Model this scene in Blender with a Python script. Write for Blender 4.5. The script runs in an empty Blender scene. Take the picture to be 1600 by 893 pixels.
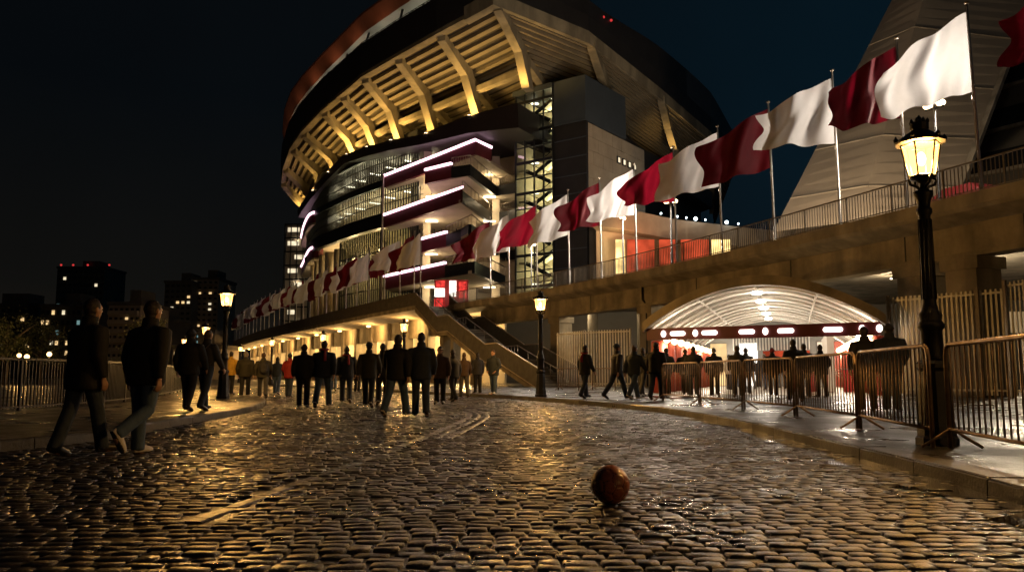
import bpy, bmesh, math, random
import numpy as np
from mathutils import Vector, Matrix, noise
from mathutils.geometry import tessellate_polygon
random.seed(7)
R = math.radians
S = bpy.context.scene
COL = S.collection

# ------------------------------------------------------------------ camera
CAM_H, FPX, PITCH = 0.9, 1250.0, math.atan(138.5 / 1250.0)
cam_d = bpy.data.cameras.new('camera')
cam_d.sensor_width = 36.0
cam_d.lens = FPX / 1600.0 * 36.0
cam_d.clip_start, cam_d.clip_end = 0.05, 4000.0
cam = bpy.data.objects.new('camera', cam_d)
COL.objects.link(cam)
cam.location = (0, 0, CAM_H)
cam.rotation_euler = (R(90) + PITCH, 0, 0)
S.camera = cam

# ------------------------------------------------------------------ night sky
world = bpy.data.worlds.new('World')
S.world = world
world.use_nodes = True
wn, wl = world.node_tree.nodes, world.node_tree.links
wn.clear()
w_out = wn.new('ShaderNodeOutputWorld')
w_bg = wn.new('ShaderNodeBackground')
w_tc = wn.new('ShaderNodeTexCoord')
w_sep = wn.new('ShaderNodeSeparateXYZ')
wl.new(w_tc.outputs['Generated'], w_sep.inputs[0])
w_r1 = wn.new('ShaderNodeValToRGB')          # height above the horizon
w_r1.color_ramp.elements[0].position = 0.0
w_r1.color_ramp.elements[0].color = (0.0050, 0.0036, 0.0024, 1)
w_r1.color_ramp.elements[1].position = 0.32
w_r1.color_ramp.elements[1].color = (0.0010, 0.0015, 0.0020, 1)
e = w_r1.color_ramp.elements.new(0.1); e.color = (0.0024, 0.0023, 0.0020, 1)
w_map = wn.new('ShaderNodeMapRange')         # last blue of dusk low in the east (right)
w_map.inputs['From Min'].default_value = -0.15
w_map.inputs['From Max'].default_value = 0.5
wl.new(w_sep.outputs['X'], w_map.inputs['Value'])
w_mix = wn.new('ShaderNodeMixRGB')
w_mix.inputs['Color2'].default_value = (0.0010, 0.0042, 0.0072, 1)
wl.new(w_sep.outputs['Z'], w_r1.inputs[0])
wl.new(w_map.outputs[0], w_mix.inputs['Fac'])
wl.new(w_r1.outputs[0], w_mix.inputs['Color1'])
w_nz = wn.new('ShaderNodeTexNoise')
w_nz.inputs['Scale'].default_value = 2.4
w_nz.inputs['Detail'].default_value = 4
wl.new(w_tc.outputs['Generated'], w_nz.inputs['Vector'])
w_nr = wn.new('ShaderNodeMapRange')
w_nr.inputs['To Min'].default_value = 0.55
w_nr.inputs['To Max'].default_value = 1.6
wl.new(w_nz.outputs['Fac'], w_nr.inputs['Value'])
wl.new(w_mix.outputs[0], w_bg.inputs['Color'])
wl.new(w_nr.outputs[0], w_bg.inputs['Strength'])
wl.new(w_bg.outputs[0], w_out.inputs[0])

S.view_settings.view_transform = 'Standard'
S.view_settings.look = 'None'
S.view_settings.gamma = 1.0
S.view_settings.exposure = 0.9
S.view_settings.use_curve_mapping = False
S.render.engine = 'CYCLES'
cy = S.cycles
cy.use_denoising = True
cy.max_bounces = 6
cy.diffuse_bounces = 2
cy.glossy_bounces = 3
cy.transmission_bounces = 3
cy.transparent_max_bounces = 12
cy.caustics_reflective = False
cy.caustics_refractive = False
cy.sample_clamp_indirect = 4.0
cy.sample_clamp_direct = 0.0

# ------------------------------------------------------------------ pixel -> place helpers (1600 x 893 photograph)
_ct, _st = math.cos(PITCH), math.sin(PITCH)
def ray(px, py):
    a, b = (px - 800.0) / FPX, (446.5 - py) / FPX
    return Vector((a, _ct - b * _st, _st + b * _ct))
def P(px, py, Y):
    d = ray(px, py); d = d * (Y / d.y)
    return Vector((d.x, d.y, d.z + CAM_H))
def H(px, py, z):
    d = ray(px, py); d = d * ((z - CAM_H) / d.z)
    return Vector((d.x, d.y, z))
def G(px, py):
    return H(px, py, 0.0)
def lerp(a, b, t):
    return a + (b - a) * t
def V2(p, z):
    return Vector((p[0], p[1], z))

# ------------------------------------------------------------------ materials
def mat(name, col, rough=0.6, metal=0.0, var=0.25, nscale=3.0, bump=0.0, bscale=40.0, rvar=0.0, spec=0.5,
        brick=None, stretch=None, coat=0.0, translucent=0.0, stain=None):
    m = bpy.data.materials.new(name); m.use_nodes = True
    n, l = m.node_tree.nodes, m.node_tree.links
    b = n['Principled BSDF']
    tc = n.new('ShaderNodeTexCoord')
    src = tc.outputs['Object']
    if stretch:
        mp = n.new('ShaderNodeMapping'); mp.inputs['Scale'].default_value = stretch
        l.new(src, mp.inputs[0]); src = mp.outputs[0]
    nz = n.new('ShaderNodeTexNoise'); nz.inputs['Scale'].default_value = nscale
    nz.inputs['Detail'].default_value = 6; nz.inputs['Roughness'].default_value = 0.65
    l.new(src, nz.inputs['Vector'])
    rp = n.new('ShaderNodeValToRGB')
    rp.color_ramp.elements[0].position = 0.3; rp.color_ramp.elements[1].position = 0.72
    lo = [max(0, c * (1 - var)) for c in col]; hi = [min(1, c * (1 + var)) for c in col]
    rp.color_ramp.elements[0].color = (*lo, 1); rp.color_ramp.elements[1].color = (*hi, 1)
    l.new(nz.outputs['Fac'], rp.inputs[0])
    out = rp.outputs[0]
    if stain:
        n2 = n.new('ShaderNodeTexNoise'); n2.inputs['Scale'].default_value = stain[0]; n2.inputs['Detail'].default_value = 5
        mp2 = n.new('ShaderNodeMapping'); mp2.inputs['Scale'].default_value = (1, 1, 0.18)
        l.new(tc.outputs['Object'], mp2.inputs[0]); l.new(mp2.outputs[0], n2.inputs['Vector'])
        r2 = n.new('ShaderNodeValToRGB'); r2.color_ramp.elements[0].position = 0.42; r2.color_ramp.elements[1].position = 0.6
        r2.color_ramp.elements[0].color = (stain[1],) * 3 + (1,); r2.color_ramp.elements[1].color = (1, 1, 1, 1)
        l.new(n2.outputs['Fac'], r2.inputs[0])
        mx = n.new('ShaderNodeMixRGB'); mx.blend_type = 'MULTIPLY'; mx.inputs['Fac'].default_value = 1
        l.new(out, mx.inputs['Color1']); l.new(r2.outputs[0], mx.inputs['Color2']); out = mx.outputs[0]
    hgt = None
    if brick:
        bw, bh, mort, mcol = brick
        bt = n.new('ShaderNodeTexBrick')
        bt.inputs['Scale'].default_value = 1.0
        bt.inputs['Brick Width'].default_value = bw; bt.inputs['Row Height'].default_value = bh
        bt.inputs['Mortar Size'].default_value = mort
        bt.inputs['Color1'].default_value = (1, 1, 1, 1); bt.inputs['Color2'].default_value = (0.8, 0.8, 0.8, 1)
        bt.inputs['Mortar'].default_value = (mcol, mcol, mcol, 1)
        l.new(src, bt.inputs['Vector'])
        mx = n.new('ShaderNodeMixRGB'); mx.blend_type = 'MULTIPLY'; mx.inputs['Fac'].default_value = 1
        l.new(out, mx.inputs['Color1']); l.new(bt.outputs['Color'], mx.inputs['Color2']); out = mx.outputs[0]
        hgt = bt.outputs['Fac']
    l.new(out, b.inputs['Base Color'])
    b.inputs['Roughness'].default_value = rough
    b.inputs['Metallic'].default_value = metal
    b.inputs['Specular IOR Level'].default_value = spec
    b.inputs['Coat Weight'].default_value = coat
    if rvar:
        n3 = n.new('ShaderNodeTexNoise'); n3.inputs['Scale'].default_value = nscale * 0.6; n3.inputs['Detail'].default_value = 4
        l.new(src, n3.inputs['Vector'])
        mr = n.new('ShaderNodeMapRange'); mr.inputs['From Min'].default_value = 0.35; mr.inputs['From Max'].default_value = 0.65
        mr.inputs['To Min'].default_value = max(0.03, rough - rvar); mr.inputs['To Max'].default_value = min(1, rough + rvar)
        l.new(n3.outputs['Fac'], mr.inputs['Value']); l.new(mr.outputs[0], b.inputs['Roughness'])
    if bump:
        nb = n.new('ShaderNodeTexNoise'); nb.inputs['Scale'].default_value = bscale; nb.inputs['Detail'].default_value = 5
        l.new(src, nb.inputs['Vector'])
        bp = n.new('ShaderNodeBump'); bp.inputs['Strength'].default_value = bump; bp.inputs['Distance'].default_value = 0.02
        l.new(nb.outputs['Fac'], bp.inputs['Height'])
        nrm = bp.outputs[0]
        if hgt is not None:
            b2 = n.new('ShaderNodeBump'); b2.invert = True; b2.inputs['Strength'].default_value = 0.7; b2.inputs['Distance'].default_value = 0.02
            l.new(hgt, b2.inputs['Height']); l.new(nrm, b2.inputs['Normal']); nrm = b2.outputs[0]
        l.new(nrm, b.inputs['Normal'])
    if translucent:
        tr = n.new('ShaderNodeBsdfTranslucent'); l.new(out, tr.inputs['Color'])
        ms = n.new('ShaderNodeMixShader'); ms.inputs[0].default_value = translucent
        l.new(b.outputs[0], ms.inputs[1]); l.new(tr.outputs[0], ms.inputs[2])
        l.new(ms.outputs[0], n['Material Output'].inputs['Surface'])
    return m

def glow(name, col, strength, see_through=False, var=0.0, vscale=1.0):
    m = bpy.data.materials.new(name); m.use_nodes = True
    n, l = m.node_tree.nodes, m.node_tree.links
    n.remove(n['Principled BSDF'])
    em = n.new('ShaderNodeEmission'); em.inputs['Color'].default_value = (*col, 1); em.inputs['Strength'].default_value = strength
    if var:
        tc = n.new('ShaderNodeTexCoord'); nz = n.new('ShaderNodeTexNoise'); nz.inputs['Scale'].default_value = vscale
        nz.inputs['Detail'].default_value = 3
        l.new(tc.outputs['Object'], nz.inputs['Vector'])
        mr = n.new('ShaderNodeMapRange'); mr.inputs['From Min'].default_value = 0.35; mr.inputs['From Max'].default_value = 0.7
        mr.inputs['To Min'].default_value = strength * (1 - var); mr.inputs['To Max'].default_value = strength * (1 + var)
        l.new(nz.outputs['Fac'], mr.inputs['Value']); l.new(mr.outputs[0], em.inputs['Strength'])
    out = em.outputs[0]
    if see_through:
        tr = n.new('ShaderNodeBsdfTransparent'); tr.inputs['Color'].default_value = (0.9, 0.85, 0.75, 1)
        ad = n.new('ShaderNodeAddShader'); l.new(tr.outputs[0], ad.inputs[0]); l.new(out, ad.inputs[1]); out = ad.outputs[0]
    l.new(out, n['Material Output'].inputs['Surface'])
    return m

def glass(name, tint=(0.5, 0.55, 0.5), refl=0.12):
    m = bpy.data.materials.new(name); m.use_nodes = True
    n, l = m.node_tree.nodes, m.node_tree.links
    n.remove(n['Principled BSDF'])
    tr = n.new('ShaderNodeBsdfTransparent'); tr.inputs['Color'].default_value = (*tint, 1)
    gl = n.new('ShaderNodeBsdfGlossy'); gl.inputs['Roughness'].default_value = 0.05
    ms = n.new('ShaderNodeMixShader'); ms.inputs[0].default_value = refl
    l.new(tr.outputs[0], ms.inputs[1]); l.new(gl.outputs[0], ms.inputs[2])
    l.new(ms.outputs[0], n['Material Output'].inputs['Surface'])
    return m

M = {}
M['cobble'] = mat('wet_cobble', (0.046, 0.040, 0.033), 0.37, var=0.65, nscale=2.2, bump=0.5, bscale=70, rvar=0.16, spec=0.6)
M['mortar'] = mat('wet_joint', (0.012, 0.010, 0.008), 0.35, var=0.4, nscale=4, bump=0.3, bscale=60, rvar=0.15)
M['channel'] = mat('smooth_channel_stone', (0.046, 0.040, 0.033), 0.34, var=0.4, nscale=5, bump=0.25, bscale=40, rvar=0.1)
M['asphalt'] = mat('wet_asphalt', (0.016, 0.015, 0.014), 0.6, var=0.4, nscale=0.7, bump=0.3, bscale=30, rvar=0.15)
M['paving'] = mat('wet_paving', (0.027, 0.023, 0.019), 0.36, var=0.55, nscale=1.1, bump=0.8, bscale=26, rvar=0.2, brick=(0.62, 0.42, 0.012, 0.35))
M['sett'] = mat('wet_pavement_sett', (0.045, 0.039, 0.03), 0.38, var=0.55, nscale=2.0, bump=0.9, bscale=40, rvar=0.16, brick=(0.21, 0.14, 0.014, 0.25))
M['kerb'] = mat('kerb_stone', (0.055, 0.048, 0.040), 0.45, var=0.35, nscale=3, bump=0.3, bscale=30, rvar=0.12)
M['concrete'] = mat('concrete', (0.32, 0.28, 0.215), 0.8, var=0.3, nscale=0.9, bump=0.4, bscale=8, stain=(0.9, 0.62))
M['girder'] = mat('girder_concrete', (0.29, 0.245, 0.175), 0.75, var=0.35, nscale=0.8, bump=0.4, bscale=7, stain=(0.9, 0.62))
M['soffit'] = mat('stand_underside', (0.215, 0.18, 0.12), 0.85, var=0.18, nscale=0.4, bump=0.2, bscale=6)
M['soffitdark'] = mat('stand_slab_shade', (0.05, 0.042, 0.03), 0.9, var=0.2, nscale=0.4)  # underside concrete darkened, so shade between the steps is in its colour
M['raker'] = mat('raker_concrete', (0.30, 0.26, 0.18), 0.8, var=0.2, nscale=0.7, bump=0.2, bscale=8, stain=(0.5, 0.6))
M['block'] = mat('concrete_panel', (0.36, 0.30, 0.22), 0.75, var=0.18, nscale=0.5, bump=0.2, bscale=6)
M['slope'] = mat('sloped_panel', (0.34, 0.285, 0.22), 0.7, var=0.14, nscale=0.25, bump=0.15, bscale=5)
M['cladding'] = mat('dark_cladding', (0.022, 0.020, 0.020), 0.55, var=0.3, nscale=0.5)
M['cladblue'] = mat('slate_cladding', (0.05, 0.062, 0.075), 0.6, var=0.2, nscale=0.3)
M['maroonclad'] = mat('maroon_cladding', (0.11, 0.013, 0.020), 0.5, var=0.25, nscale=0.6)
M['maroondark'] = mat('dark_maroon_cladding', (0.009, 0.004, 0.004), 0.6, var=0.3, nscale=0.6)
M['roofred'] = mat('roof_edge_red', (0.30, 0.115, 0.065), 0.6, var=0.45, nscale=0.07)
M['roofgrey'] = mat('roof_lining', (0.33, 0.33, 0.29), 0.7, var=0.25, nscale=0.25)
M['black'] = mat('black_iron', (0.009, 0.0085, 0.008), 0.45, 0.2, var=0.35, nscale=9, bump=0.25, bscale=70)
M['frame'] = mat('dark_frame', (0.012, 0.013, 0.014), 0.45, 0.2, var=0.2)
M['steel'] = mat('galvanised_steel', (0.36, 0.31, 0.25), 0.42, 0.75, var=0.25, nscale=7, rvar=0.12)
M['barrier'] = mat('weathered_barrier_steel', (0.30, 0.21, 0.14), 0.45, 0.7, var=0.45, nscale=6, rvar=0.15, bump=0.15, bscale=60)
M['pole'] = mat('silver_pole', (0.55, 0.52, 0.48), 0.35, 0.6, var=0.12, nscale=5)
M['rail'] = mat('bridge_rail_steel', (0.16, 0.135, 0.105), 0.5, 0.6, var=0.25, nscale=6)
M['slat'] = mat('fence_slat_steel', (0.44, 0.42, 0.37), 0.45, 0.5, var=0.2, nscale=3)
M['panelrail'] = mat('grey_parapet_panel', (0.10, 0.09, 0.075), 0.6, 0.3, var=0.3, nscale=2)
M['flagred'] = mat('maroon_cloth', (0.13, 0.003, 0.011), 0.7, var=0.15, nscale=2, bump=0.55, bscale=3.2, translucent=0.38)
M['flagwhite'] = mat('white_cloth', (0.74, 0.73, 0.74), 0.75, var=0.05, nscale=2, bump=0.55, bscale=3.2, translucent=0.38)
M['beige'] = mat('plaster_beige', (0.46, 0.39, 0.28), 0.8, var=0.15, nscale=0.6)
M['cream'] = mat('canopy_membrane', (0.27, 0.235, 0.18), 0.65, var=0.08, nscale=0.8)
M['brickred'] = mat('red_column_paint', (0.36, 0.055, 0.025), 0.5, var=0.15, nscale=2)
M['white'] = mat('white_paint', (0.72, 0.70, 0.66), 0.55, var=0.08, nscale=2)
M['redpaint'] = mat('red_paint', (0.42, 0.02, 0.02), 0.45, var=0.12, nscale=2)
M['carred'] = mat('dark_red_paint', (0.09, 0.008, 0.008), 0.3, var=0.1, coat=0.3)
M['grey'] = mat('grey_paint', (0.2, 0.2, 0.19), 0.5, var=0.15, nscale=2)
M['leather'] = mat('brown_leather', (0.36, 0.105, 0.034), 0.34, var=0.35, nscale=14, bump=0.2, bscale=120, rvar=0.08, coat=0.25)
M['seam'] = mat('ball_seam', (0.05, 0.013, 0.006), 0.5, var=0.2, nscale=20)
M['facade'] = mat('night_facade', (0.10, 0.09, 0.075), 0.85, var=0.2, nscale=0.2)
M['facade2'] = mat('pale_facade', (0.28, 0.24, 0.19), 0.85, var=0.2, nscale=0.2)
M['pane'] = mat('dark_pane', (0.02, 0.022, 0.025), 0.15, var=0.2)
M['leaf'] = mat('dark_leaves', (0.045, 0.055, 0.018), 0.6, var=0.5, nscale=1.5, translucent=0.25)
M['bark'] = mat('bark', (0.06, 0.045, 0.03), 0.9, var=0.3, nscale=6, bump=0.5, bscale=20)
M['glass'] = glass('tinted_glass')
M['glassdark'] = glass('dark_tinted_glass', (0.10, 0.11, 0.10), 0.14)
M['lampglow'] = glow('lamp_glass_glow', (1.0, 0.46, 0.09), 1.7, True)
M['farglow'] = glow('warm_bulb', (1.0, 0.58, 0.20), 4.0)
M['globe'] = glow('warm_globe', (1.0, 0.66, 0.34), 6.0)
M['whitelight'] = glow('white_light', (1.0, 0.86, 0.66), 4.5)
M['coolwhite'] = glow('cool_flood', (0.75, 0.92, 1.0), 6.0)
M['led'] = glow('pink_white_led', (1.0, 0.60, 0.74), 2.6)
M['winwarm'] = glow('lit_window_warm', (1.0, 0.66, 0.30), 0.55, var=0.5, vscale=0.5)
M['winpale'] = glow('lit_window_pale', (1.0, 0.84, 0.56), 0.5, var=0.5, vscale=0.5)
M['winred'] = glow('lit_window_red', (1.0, 0.25, 0.14), 0.3)
M['wincool'] = glow('lit_window_cool', (0.5, 0.9, 0.9), 0.15)
M['redlight'] = glow('red_beacon', (1.0, 0.06, 0.06), 0.35)
M['room'] = glow('lit_room', (1.0, 0.78, 0.42), 0.16, var=0.75, vscale=0.35)
M['poster'] = glow('lit_poster_red', (0.8, 0.05, 0.04), 0.55, var=0.6, vscale=3.0)
M['posterw'] = glow('lit_poster_white', (1.0, 0.92, 0.8), 1.3, var=0.3, vscale=5.0)
M['shopred'] = glow('lit_shop_red', (1.0, 0.13, 0.05), 0.32, var=0.6, vscale=0.5)
M['shopwarm'] = glow('lit_shop_warm', (1.0, 0.66, 0.24), 1.2, var=0.5, vscale=0.8)

# ------------------------------------------------------------------ mesh builder
def wloc(o):
    v = Vector((0, 0, 0))
    while o is not None:
        v = v + o.location; o = o.parent
    return v

class MB:
    def __init__(s):
        s.v, s.f, s.m, s.sm = [], [], [], []
    def add(s, vs, fs, mi=0, smooth=False):
        b = len(s.v)
        s.v.extend([tuple(p) for p in vs])
        for f in fs:
            s.f.append([b + i for i in f]); s.m.append(mi); s.sm.append(smooth)
        return s
    def box(s, c, size, rz=0.0, mi=0):
        x, y, z = size[0] / 2, size[1] / 2, size[2] / 2
        ca, sa = math.cos(rz), math.sin(rz)
        vs = []
        for dz in (-z, z):
            for dx, dy in ((-x, -y), (x, -y), (x, y), (-x, y)):
                vs.append((c[0] + dx * ca - dy * sa, c[1] + dx * sa + dy * ca, c[2] + dz))
        return s.add(vs, [(3, 2, 1, 0), (4, 5, 6, 7), (0, 1, 5, 4), (1, 2, 6, 5), (2, 3, 7, 6), (3, 0, 4, 7)], mi)
    def beam(s, p, q, w, h, mi=0, drop=0.0):
        """a box from p to q, w wide across (level), h tall; drop moves it down"""
        p, q = Vector(p), Vector(q)
        d = (q - p).normalized()
        side = d.cross(Vector((0, 0, 1)))
        side = Vector((1, 0, 0)) if side.length < 1e-4 else side.normalized()
        up = side.cross(d).normalized()
        vs = []
        for c in (p, q):
            for a, b in ((-1, -1), (1, -1), (1, 1), (-1, 1)):
                vs.append(c + side * (a * w / 2) + up * (b * h / 2) - Vector((0, 0, drop)))
        return s.add(vs, [(0, 1, 2, 3), (7, 6, 5, 4), (0, 4, 5, 1), (1, 5, 6, 2), (2, 6, 7, 3), (3, 7, 4, 0)], mi)
    def tube(s, path, rad, seg=8, mi=0, smooth=True, flat=1.0):
        path = [Vector(p) for p in path]
        if not hasattr(rad, '__len__'): rad = [rad] * len(path)
        n = len(path); vs = []; prev = None
        for i, p in enumerate(path):
            d = (path[min(i + 1, n - 1)] - path[max(i - 1, 0)]).normalized()
            if prev is None:
                a = d.orthogonal().normalized()
            else:
                a = prev - d * prev.dot(d)
                a = a.normalized() if a.length > 1e-5 else d.orthogonal().normalized()
            prev = a
            b = d.cross(a)
            for k in range(seg):
                t = 2 * math.pi * k / seg
                vs.append(p + (a * math.cos(t) + b * math.sin(t) * flat) * rad[i])
        fs = []
        for i in range(n - 1):
            for k in range(seg):
                k2 = (k + 1) % seg
                fs.append((i * seg + k, i * seg + k2, (i + 1) * seg + k2, (i + 1) * seg + k))
        fs.append(tuple(range(seg - 1, -1, -1))); fs.append(tuple(range((n - 1) * seg, n * seg)))
        return s.add(vs, fs, mi, smooth)
    def lathe(s, prof, seg=16, c=(0, 0, 0), mi=0, smooth=True, rz=0.0):
        vs = []
        for r, z in prof:
            for k in range(seg):
                t = 2 * math.pi * k / seg + rz
                vs.append((c[0] + r * math.cos(t), c[1] + r * math.sin(t), c[2] + z))
        fs = []
        n = len(prof)
        for i in range(n - 1):
            for k in range(seg):
                k2 = (k + 1) % seg
                fs.append((i * seg + k, i * seg + k2, (i + 1) * seg + k2, (i + 1) * seg + k))
        fs.append(tuple(range(seg - 1, -1, -1))); fs.append(tuple(range((n - 1) * seg, n * seg)))
        return s.add(vs, fs, mi, smooth)
    def sph(s, c, r, seg=12, rings=8, mi=0):
        if not hasattr(r, '__len__'): r = (r, r, r)
        vs = []
        for i in range(rings + 1):
            a = math.pi * (0.001 + 0.998 * i / rings)
            for k in range(seg):
                t = 2 * math.pi * k / seg
                vs.append((c[0] + r[0] * math.sin(a) * math.cos(t), c[1] + r[1] * math.sin(a) * math.sin(t), c[2] - r[2] * math.cos(a)))
        fs = []
        for i in range(rings):
            for k in range(seg):
                k2 = (k + 1) % seg
                fs.append((i * seg + k, i * seg + k2, (i + 1) * seg + k2, (i + 1) * seg + k))
        fs.append(tuple(range(seg - 1, -1, -1))); fs.append(tuple(range(rings * seg, (rings + 1) * seg)))
        return s.add(vs, fs, mi, True)
    def quad(s, a, b, c, d, mi=0):
        return s.add([a, b, c, d], [(0, 1, 2, 3)], mi)
    def loft(s, curves, mi=0, smooth=False, ring=False):
        n = len(curves[0]); vs = [p for c in curves for p in c]; fs = []
        rows = len(curves)
        for i in range(rows if ring else rows - 1):
            j = (i + 1) % rows
            for k in range(n - 1):
                fs.append((i * n + k, i * n + k + 1, j * n + k + 1, j * n + k))
        return s.add(vs, fs, mi, smooth)
    def solid(s, curves, mi=0):
        """closed profile swept along a path: curves are the profile's corners, each a path"""
        s.loft(curves, mi, False, True)
        n = len(curves[0])
        s.add([c[0] for c in curves], [tuple(range(len(curves)))], mi)
        s.add([c[-1] for c in curves], [tuple(range(len(curves) - 1, -1, -1))], mi)
        return s
    def poly(s, pts, z0, z1, mi=0):
        """flat polygon between two heights (heights may be lists)"""
        n = len(pts)
        tri = tessellate_polygon([[Vector((p[0], p[1], 0)) for p in pts]])
        lo = [(p[0], p[1], z0) for p in pts]; hi = [(p[0], p[1], z1) for p in pts]
        fs = [tuple(t) for t in tri] + [tuple(n + i for i in reversed(t)) for t in tri]
        fs += [(i, (i + 1) % n, n + (i + 1) % n, n + i) for i in range(n)]
        return s.add(lo + hi, fs, mi)
    def mesh(s, name, mats, off=Vector((0, 0, 0))):
        me = bpy.data.meshes.new(name)
        me.from_pydata([(p[0] - off.x, p[1] - off.y, p[2] - off.z) for p in s.v], [], s.f)
        for m in (mats if isinstance(mats, (list, tuple)) else [mats]): me.materials.append(m)
        me.polygons.foreach_set('material_index', s.m)
        me.polygons.foreach_set('use_smooth', s.sm)
        bm = bmesh.new(); bm.from_mesh(me); bmesh.ops.recalc_face_normals(bm, faces=bm.faces); bm.to_mesh(me); bm.free()
        me.update()
        return me
    def build(s, name, mats, parent=None):
        """link as ONE object; vertices are given in world space (or in the parent's space when the parent sits at the origin)"""
        if parent is None:
            xs = [p[0] for p in s.v]; ys = [p[1] for p in s.v]; zs = [p[2] for p in s.v]
            off = Vector(((min(xs) + max(xs)) / 2, (min(ys) + max(ys)) / 2, min(zs)))
        else:
            off = wloc(parent)
        o = bpy.data.objects.new(name, s.mesh(name, mats, off))
        COL.objects.link(o)
        if parent is None: o.location = off
        else: o.parent = parent
        return o

def tag(o, label=None, cat=None, group=None, kind=None):
    if label: o['label'] = label
    if cat: o['category'] = cat
    if group: o['group'] = group
    if kind: o['kind'] = kind
    return o
def thing(name, loc=(0, 0, 0), label=None, cat=None, group=None, rz=0.0):
    o = bpy.data.objects.new(name, None); COL.objects.link(o)
    o.location = loc; o.rotation_euler = (0, 0, rz); o.empty_display_size = 0.2
    return tag(o, label, cat, group)
def struct(name, mb, m):
    return tag(mb.build(name, m), kind='structure')
def copy_tree(o, parent=None):
    c = o.copy(); COL.objects.link(c)
    if parent is not None: c.parent = parent
    for ch in list(o.children): copy_tree(ch, c)
    return c
def lamp(name, kind, loc, power, col, parent=None, size=0.1, aim=None, spot=None):
    d = bpy.data.lights.new(name, kind); d.energy = power; d.color = col
    if kind == 'AREA': d.size = size
    else: d.shadow_soft_size = size
    if kind == 'SPOT':
        d.spot_size = spot or R(90); d.spot_blend = 0.6
    o = bpy.data.objects.new(name, d); COL.objects.link(o)
    off = wloc(parent) if parent else Vector((0, 0, 0))
    o.location = Vector(loc) - off
    if parent: o.parent = parent
    if aim is not None:
        o.rotation_euler = (Vector(aim) - Vector(loc)).to_track_quat('-Z', 'Y').to_euler()
    return o
WARM, SODIUM, PALE = (1.0, 0.60, 0.22), (1.0, 0.53, 0.15), (1.0, 0.80, 0.52)

# ================================================================== GROUND
mb = MB(); mb.quad((-900, -200, -0.06), (900, -200, -0.06), (900, 1400, -0.06), (-900, 1400, -0.06))
struct('ground', mb, M['asphalt'])

# pavements: kerb lines read off the photograph and carried out of frame
kr = [G(*p) for p in ((1990, 900), (1780, 835), (1600, 787), (1500, 757), (1400, 729), (1300, 703), (1200, 676), (1100, 654), (1030, 643), (985, 638))]
kr_far = [G(*p) for p in ((905, 631), (800, 622.5), (700, 617), (600, 611), (500, 606), (420, 602))]
right_poly = [(2.6, -9)] + [(p.x, p.y) for p in kr + kr_far] + [(-30, 110), (40, 110), (60, 40), (60, -9)]
kl = [G(*p) for p in ((-420, 760), (-150, 722), (0, 703), (100, 693), (180, 684), (250, 669), (300, 660), (350, 651), (392, 642), (412, 634), (414, 628), (400, 621), (375, 614), (340, 606), (300, 602))]
left_poly = [(p.x, p.y) for p in kl] + [(-40, 62), (-60, 30), (-30, 3.5)]
PZ = 0.12
mb = MB(); mb.poly(right_poly, -0.05, PZ - 0.004); struct('pavement', mb, M['paving'])
mb = MB(); mb.poly(left_poly, -0.05, PZ - 0.004); struct('pavement', mb, M['sett'])
def kerb_strip(line, w, side, z1=PZ):
    """individual kerb stones along a line"""
    mb = MB()
    pts = [Vector((p.x, p.y, 0)) for p in line]
    out = []
    for a, b in zip(pts, pts[1:]):
        L = (b - a).length; k = max(1, int(L / 0.35))
        out += [lerp(a, b, i / k) for i in range(k)]
    out.append(pts[-1])
    nrm = []
    for i, p in enumerate(out):
        d = (out[min(i + 1, len(out) - 1)] - out[max(i - 1, 0)]).normalized()
        nrm.append(Vector((-d.y, d.x, 0)) * side)
    step = 3
    for i in range(0, len(out) - 1, step):
        j = min(i + step, len(out) - 1)
        r = out[i:j + 1]; nn = nrm[i:j + 1]
        dz = random.uniform(-0.006, 0.006)
        r[0] = lerp(r[0], r[1], 0.02); r[-1] = lerp(r[-1], r[-2], 0.02)
        a = [p + Vector((0, 0, -0.05)) - n * 0.015 for p, n in zip(r, nn)]
        b = [p + Vector((0, 0, z1 - 0.02 + dz)) - n * 0.01 for p, n in zip(r, nn)]
        c = [p + Vector((0, 0, z1 + 0.004 + dz)) + n * 0.015 for p, n in zip(r, nn)]
        e = [p + Vector((0, 0, z1 + 0.004 + dz)) + n * w for p, n in zip(r, nn)]
        g = [p + Vector((0, 0, -0.05)) + n * w for p, n in zip(r, nn)]
        mb.solid([a, b, c, e, g])
    return mb
struct('kerb', kerb_strip(kr, 0.28, -1), M['kerb'])
struct('kerb', kerb_strip(kr_far, 0.28, -1), M['kerb'])
struct('kerb', kerb_strip(kl, 0.26, 1), M['kerb'])

def inside(x, y, poly):
    c = np.zeros(x.shape, bool); n = len(poly)
    for i in range(n):
        x1, y1 = poly[i]; x2, y2 = poly[(i + 1) % n]
        if y1 == y2: continue
        c ^= ((y1 > y) != (y2 > y)) & (x < (x2 - x1) * (y - y1) / (y2 - y1) + x1)
    return c

chan = [G(*p) for p in ((300, 812), (380, 783), (450, 757), (560, 720), (640, 690), (690, 670), (722, 656), (733, 648), (725, 642), (695, 637))]
def smooth_line(pts, n=8):
    o = []
    for i in range(len(pts) - 1):
        p0, p1, p2, p3 = pts[max(i - 1, 0)], pts[i], pts[i + 1], pts[min(i + 2, len(pts) - 1)]
        for k in range(n):
            t = k / n
            o.append(0.5 * ((2 * p1) + (p2 - p0) * t + (2 * p0 - 5 * p1 + 4 * p2 - p3) * t * t + (3 * p1 - p0 - 3 * p2 + p3) * t ** 3))
    o.append(pts[-1])
    return o
chan_s = smooth_line(chan)
chan_xy = np.array([(p.x, p.y) for p in chan_s])

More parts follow.
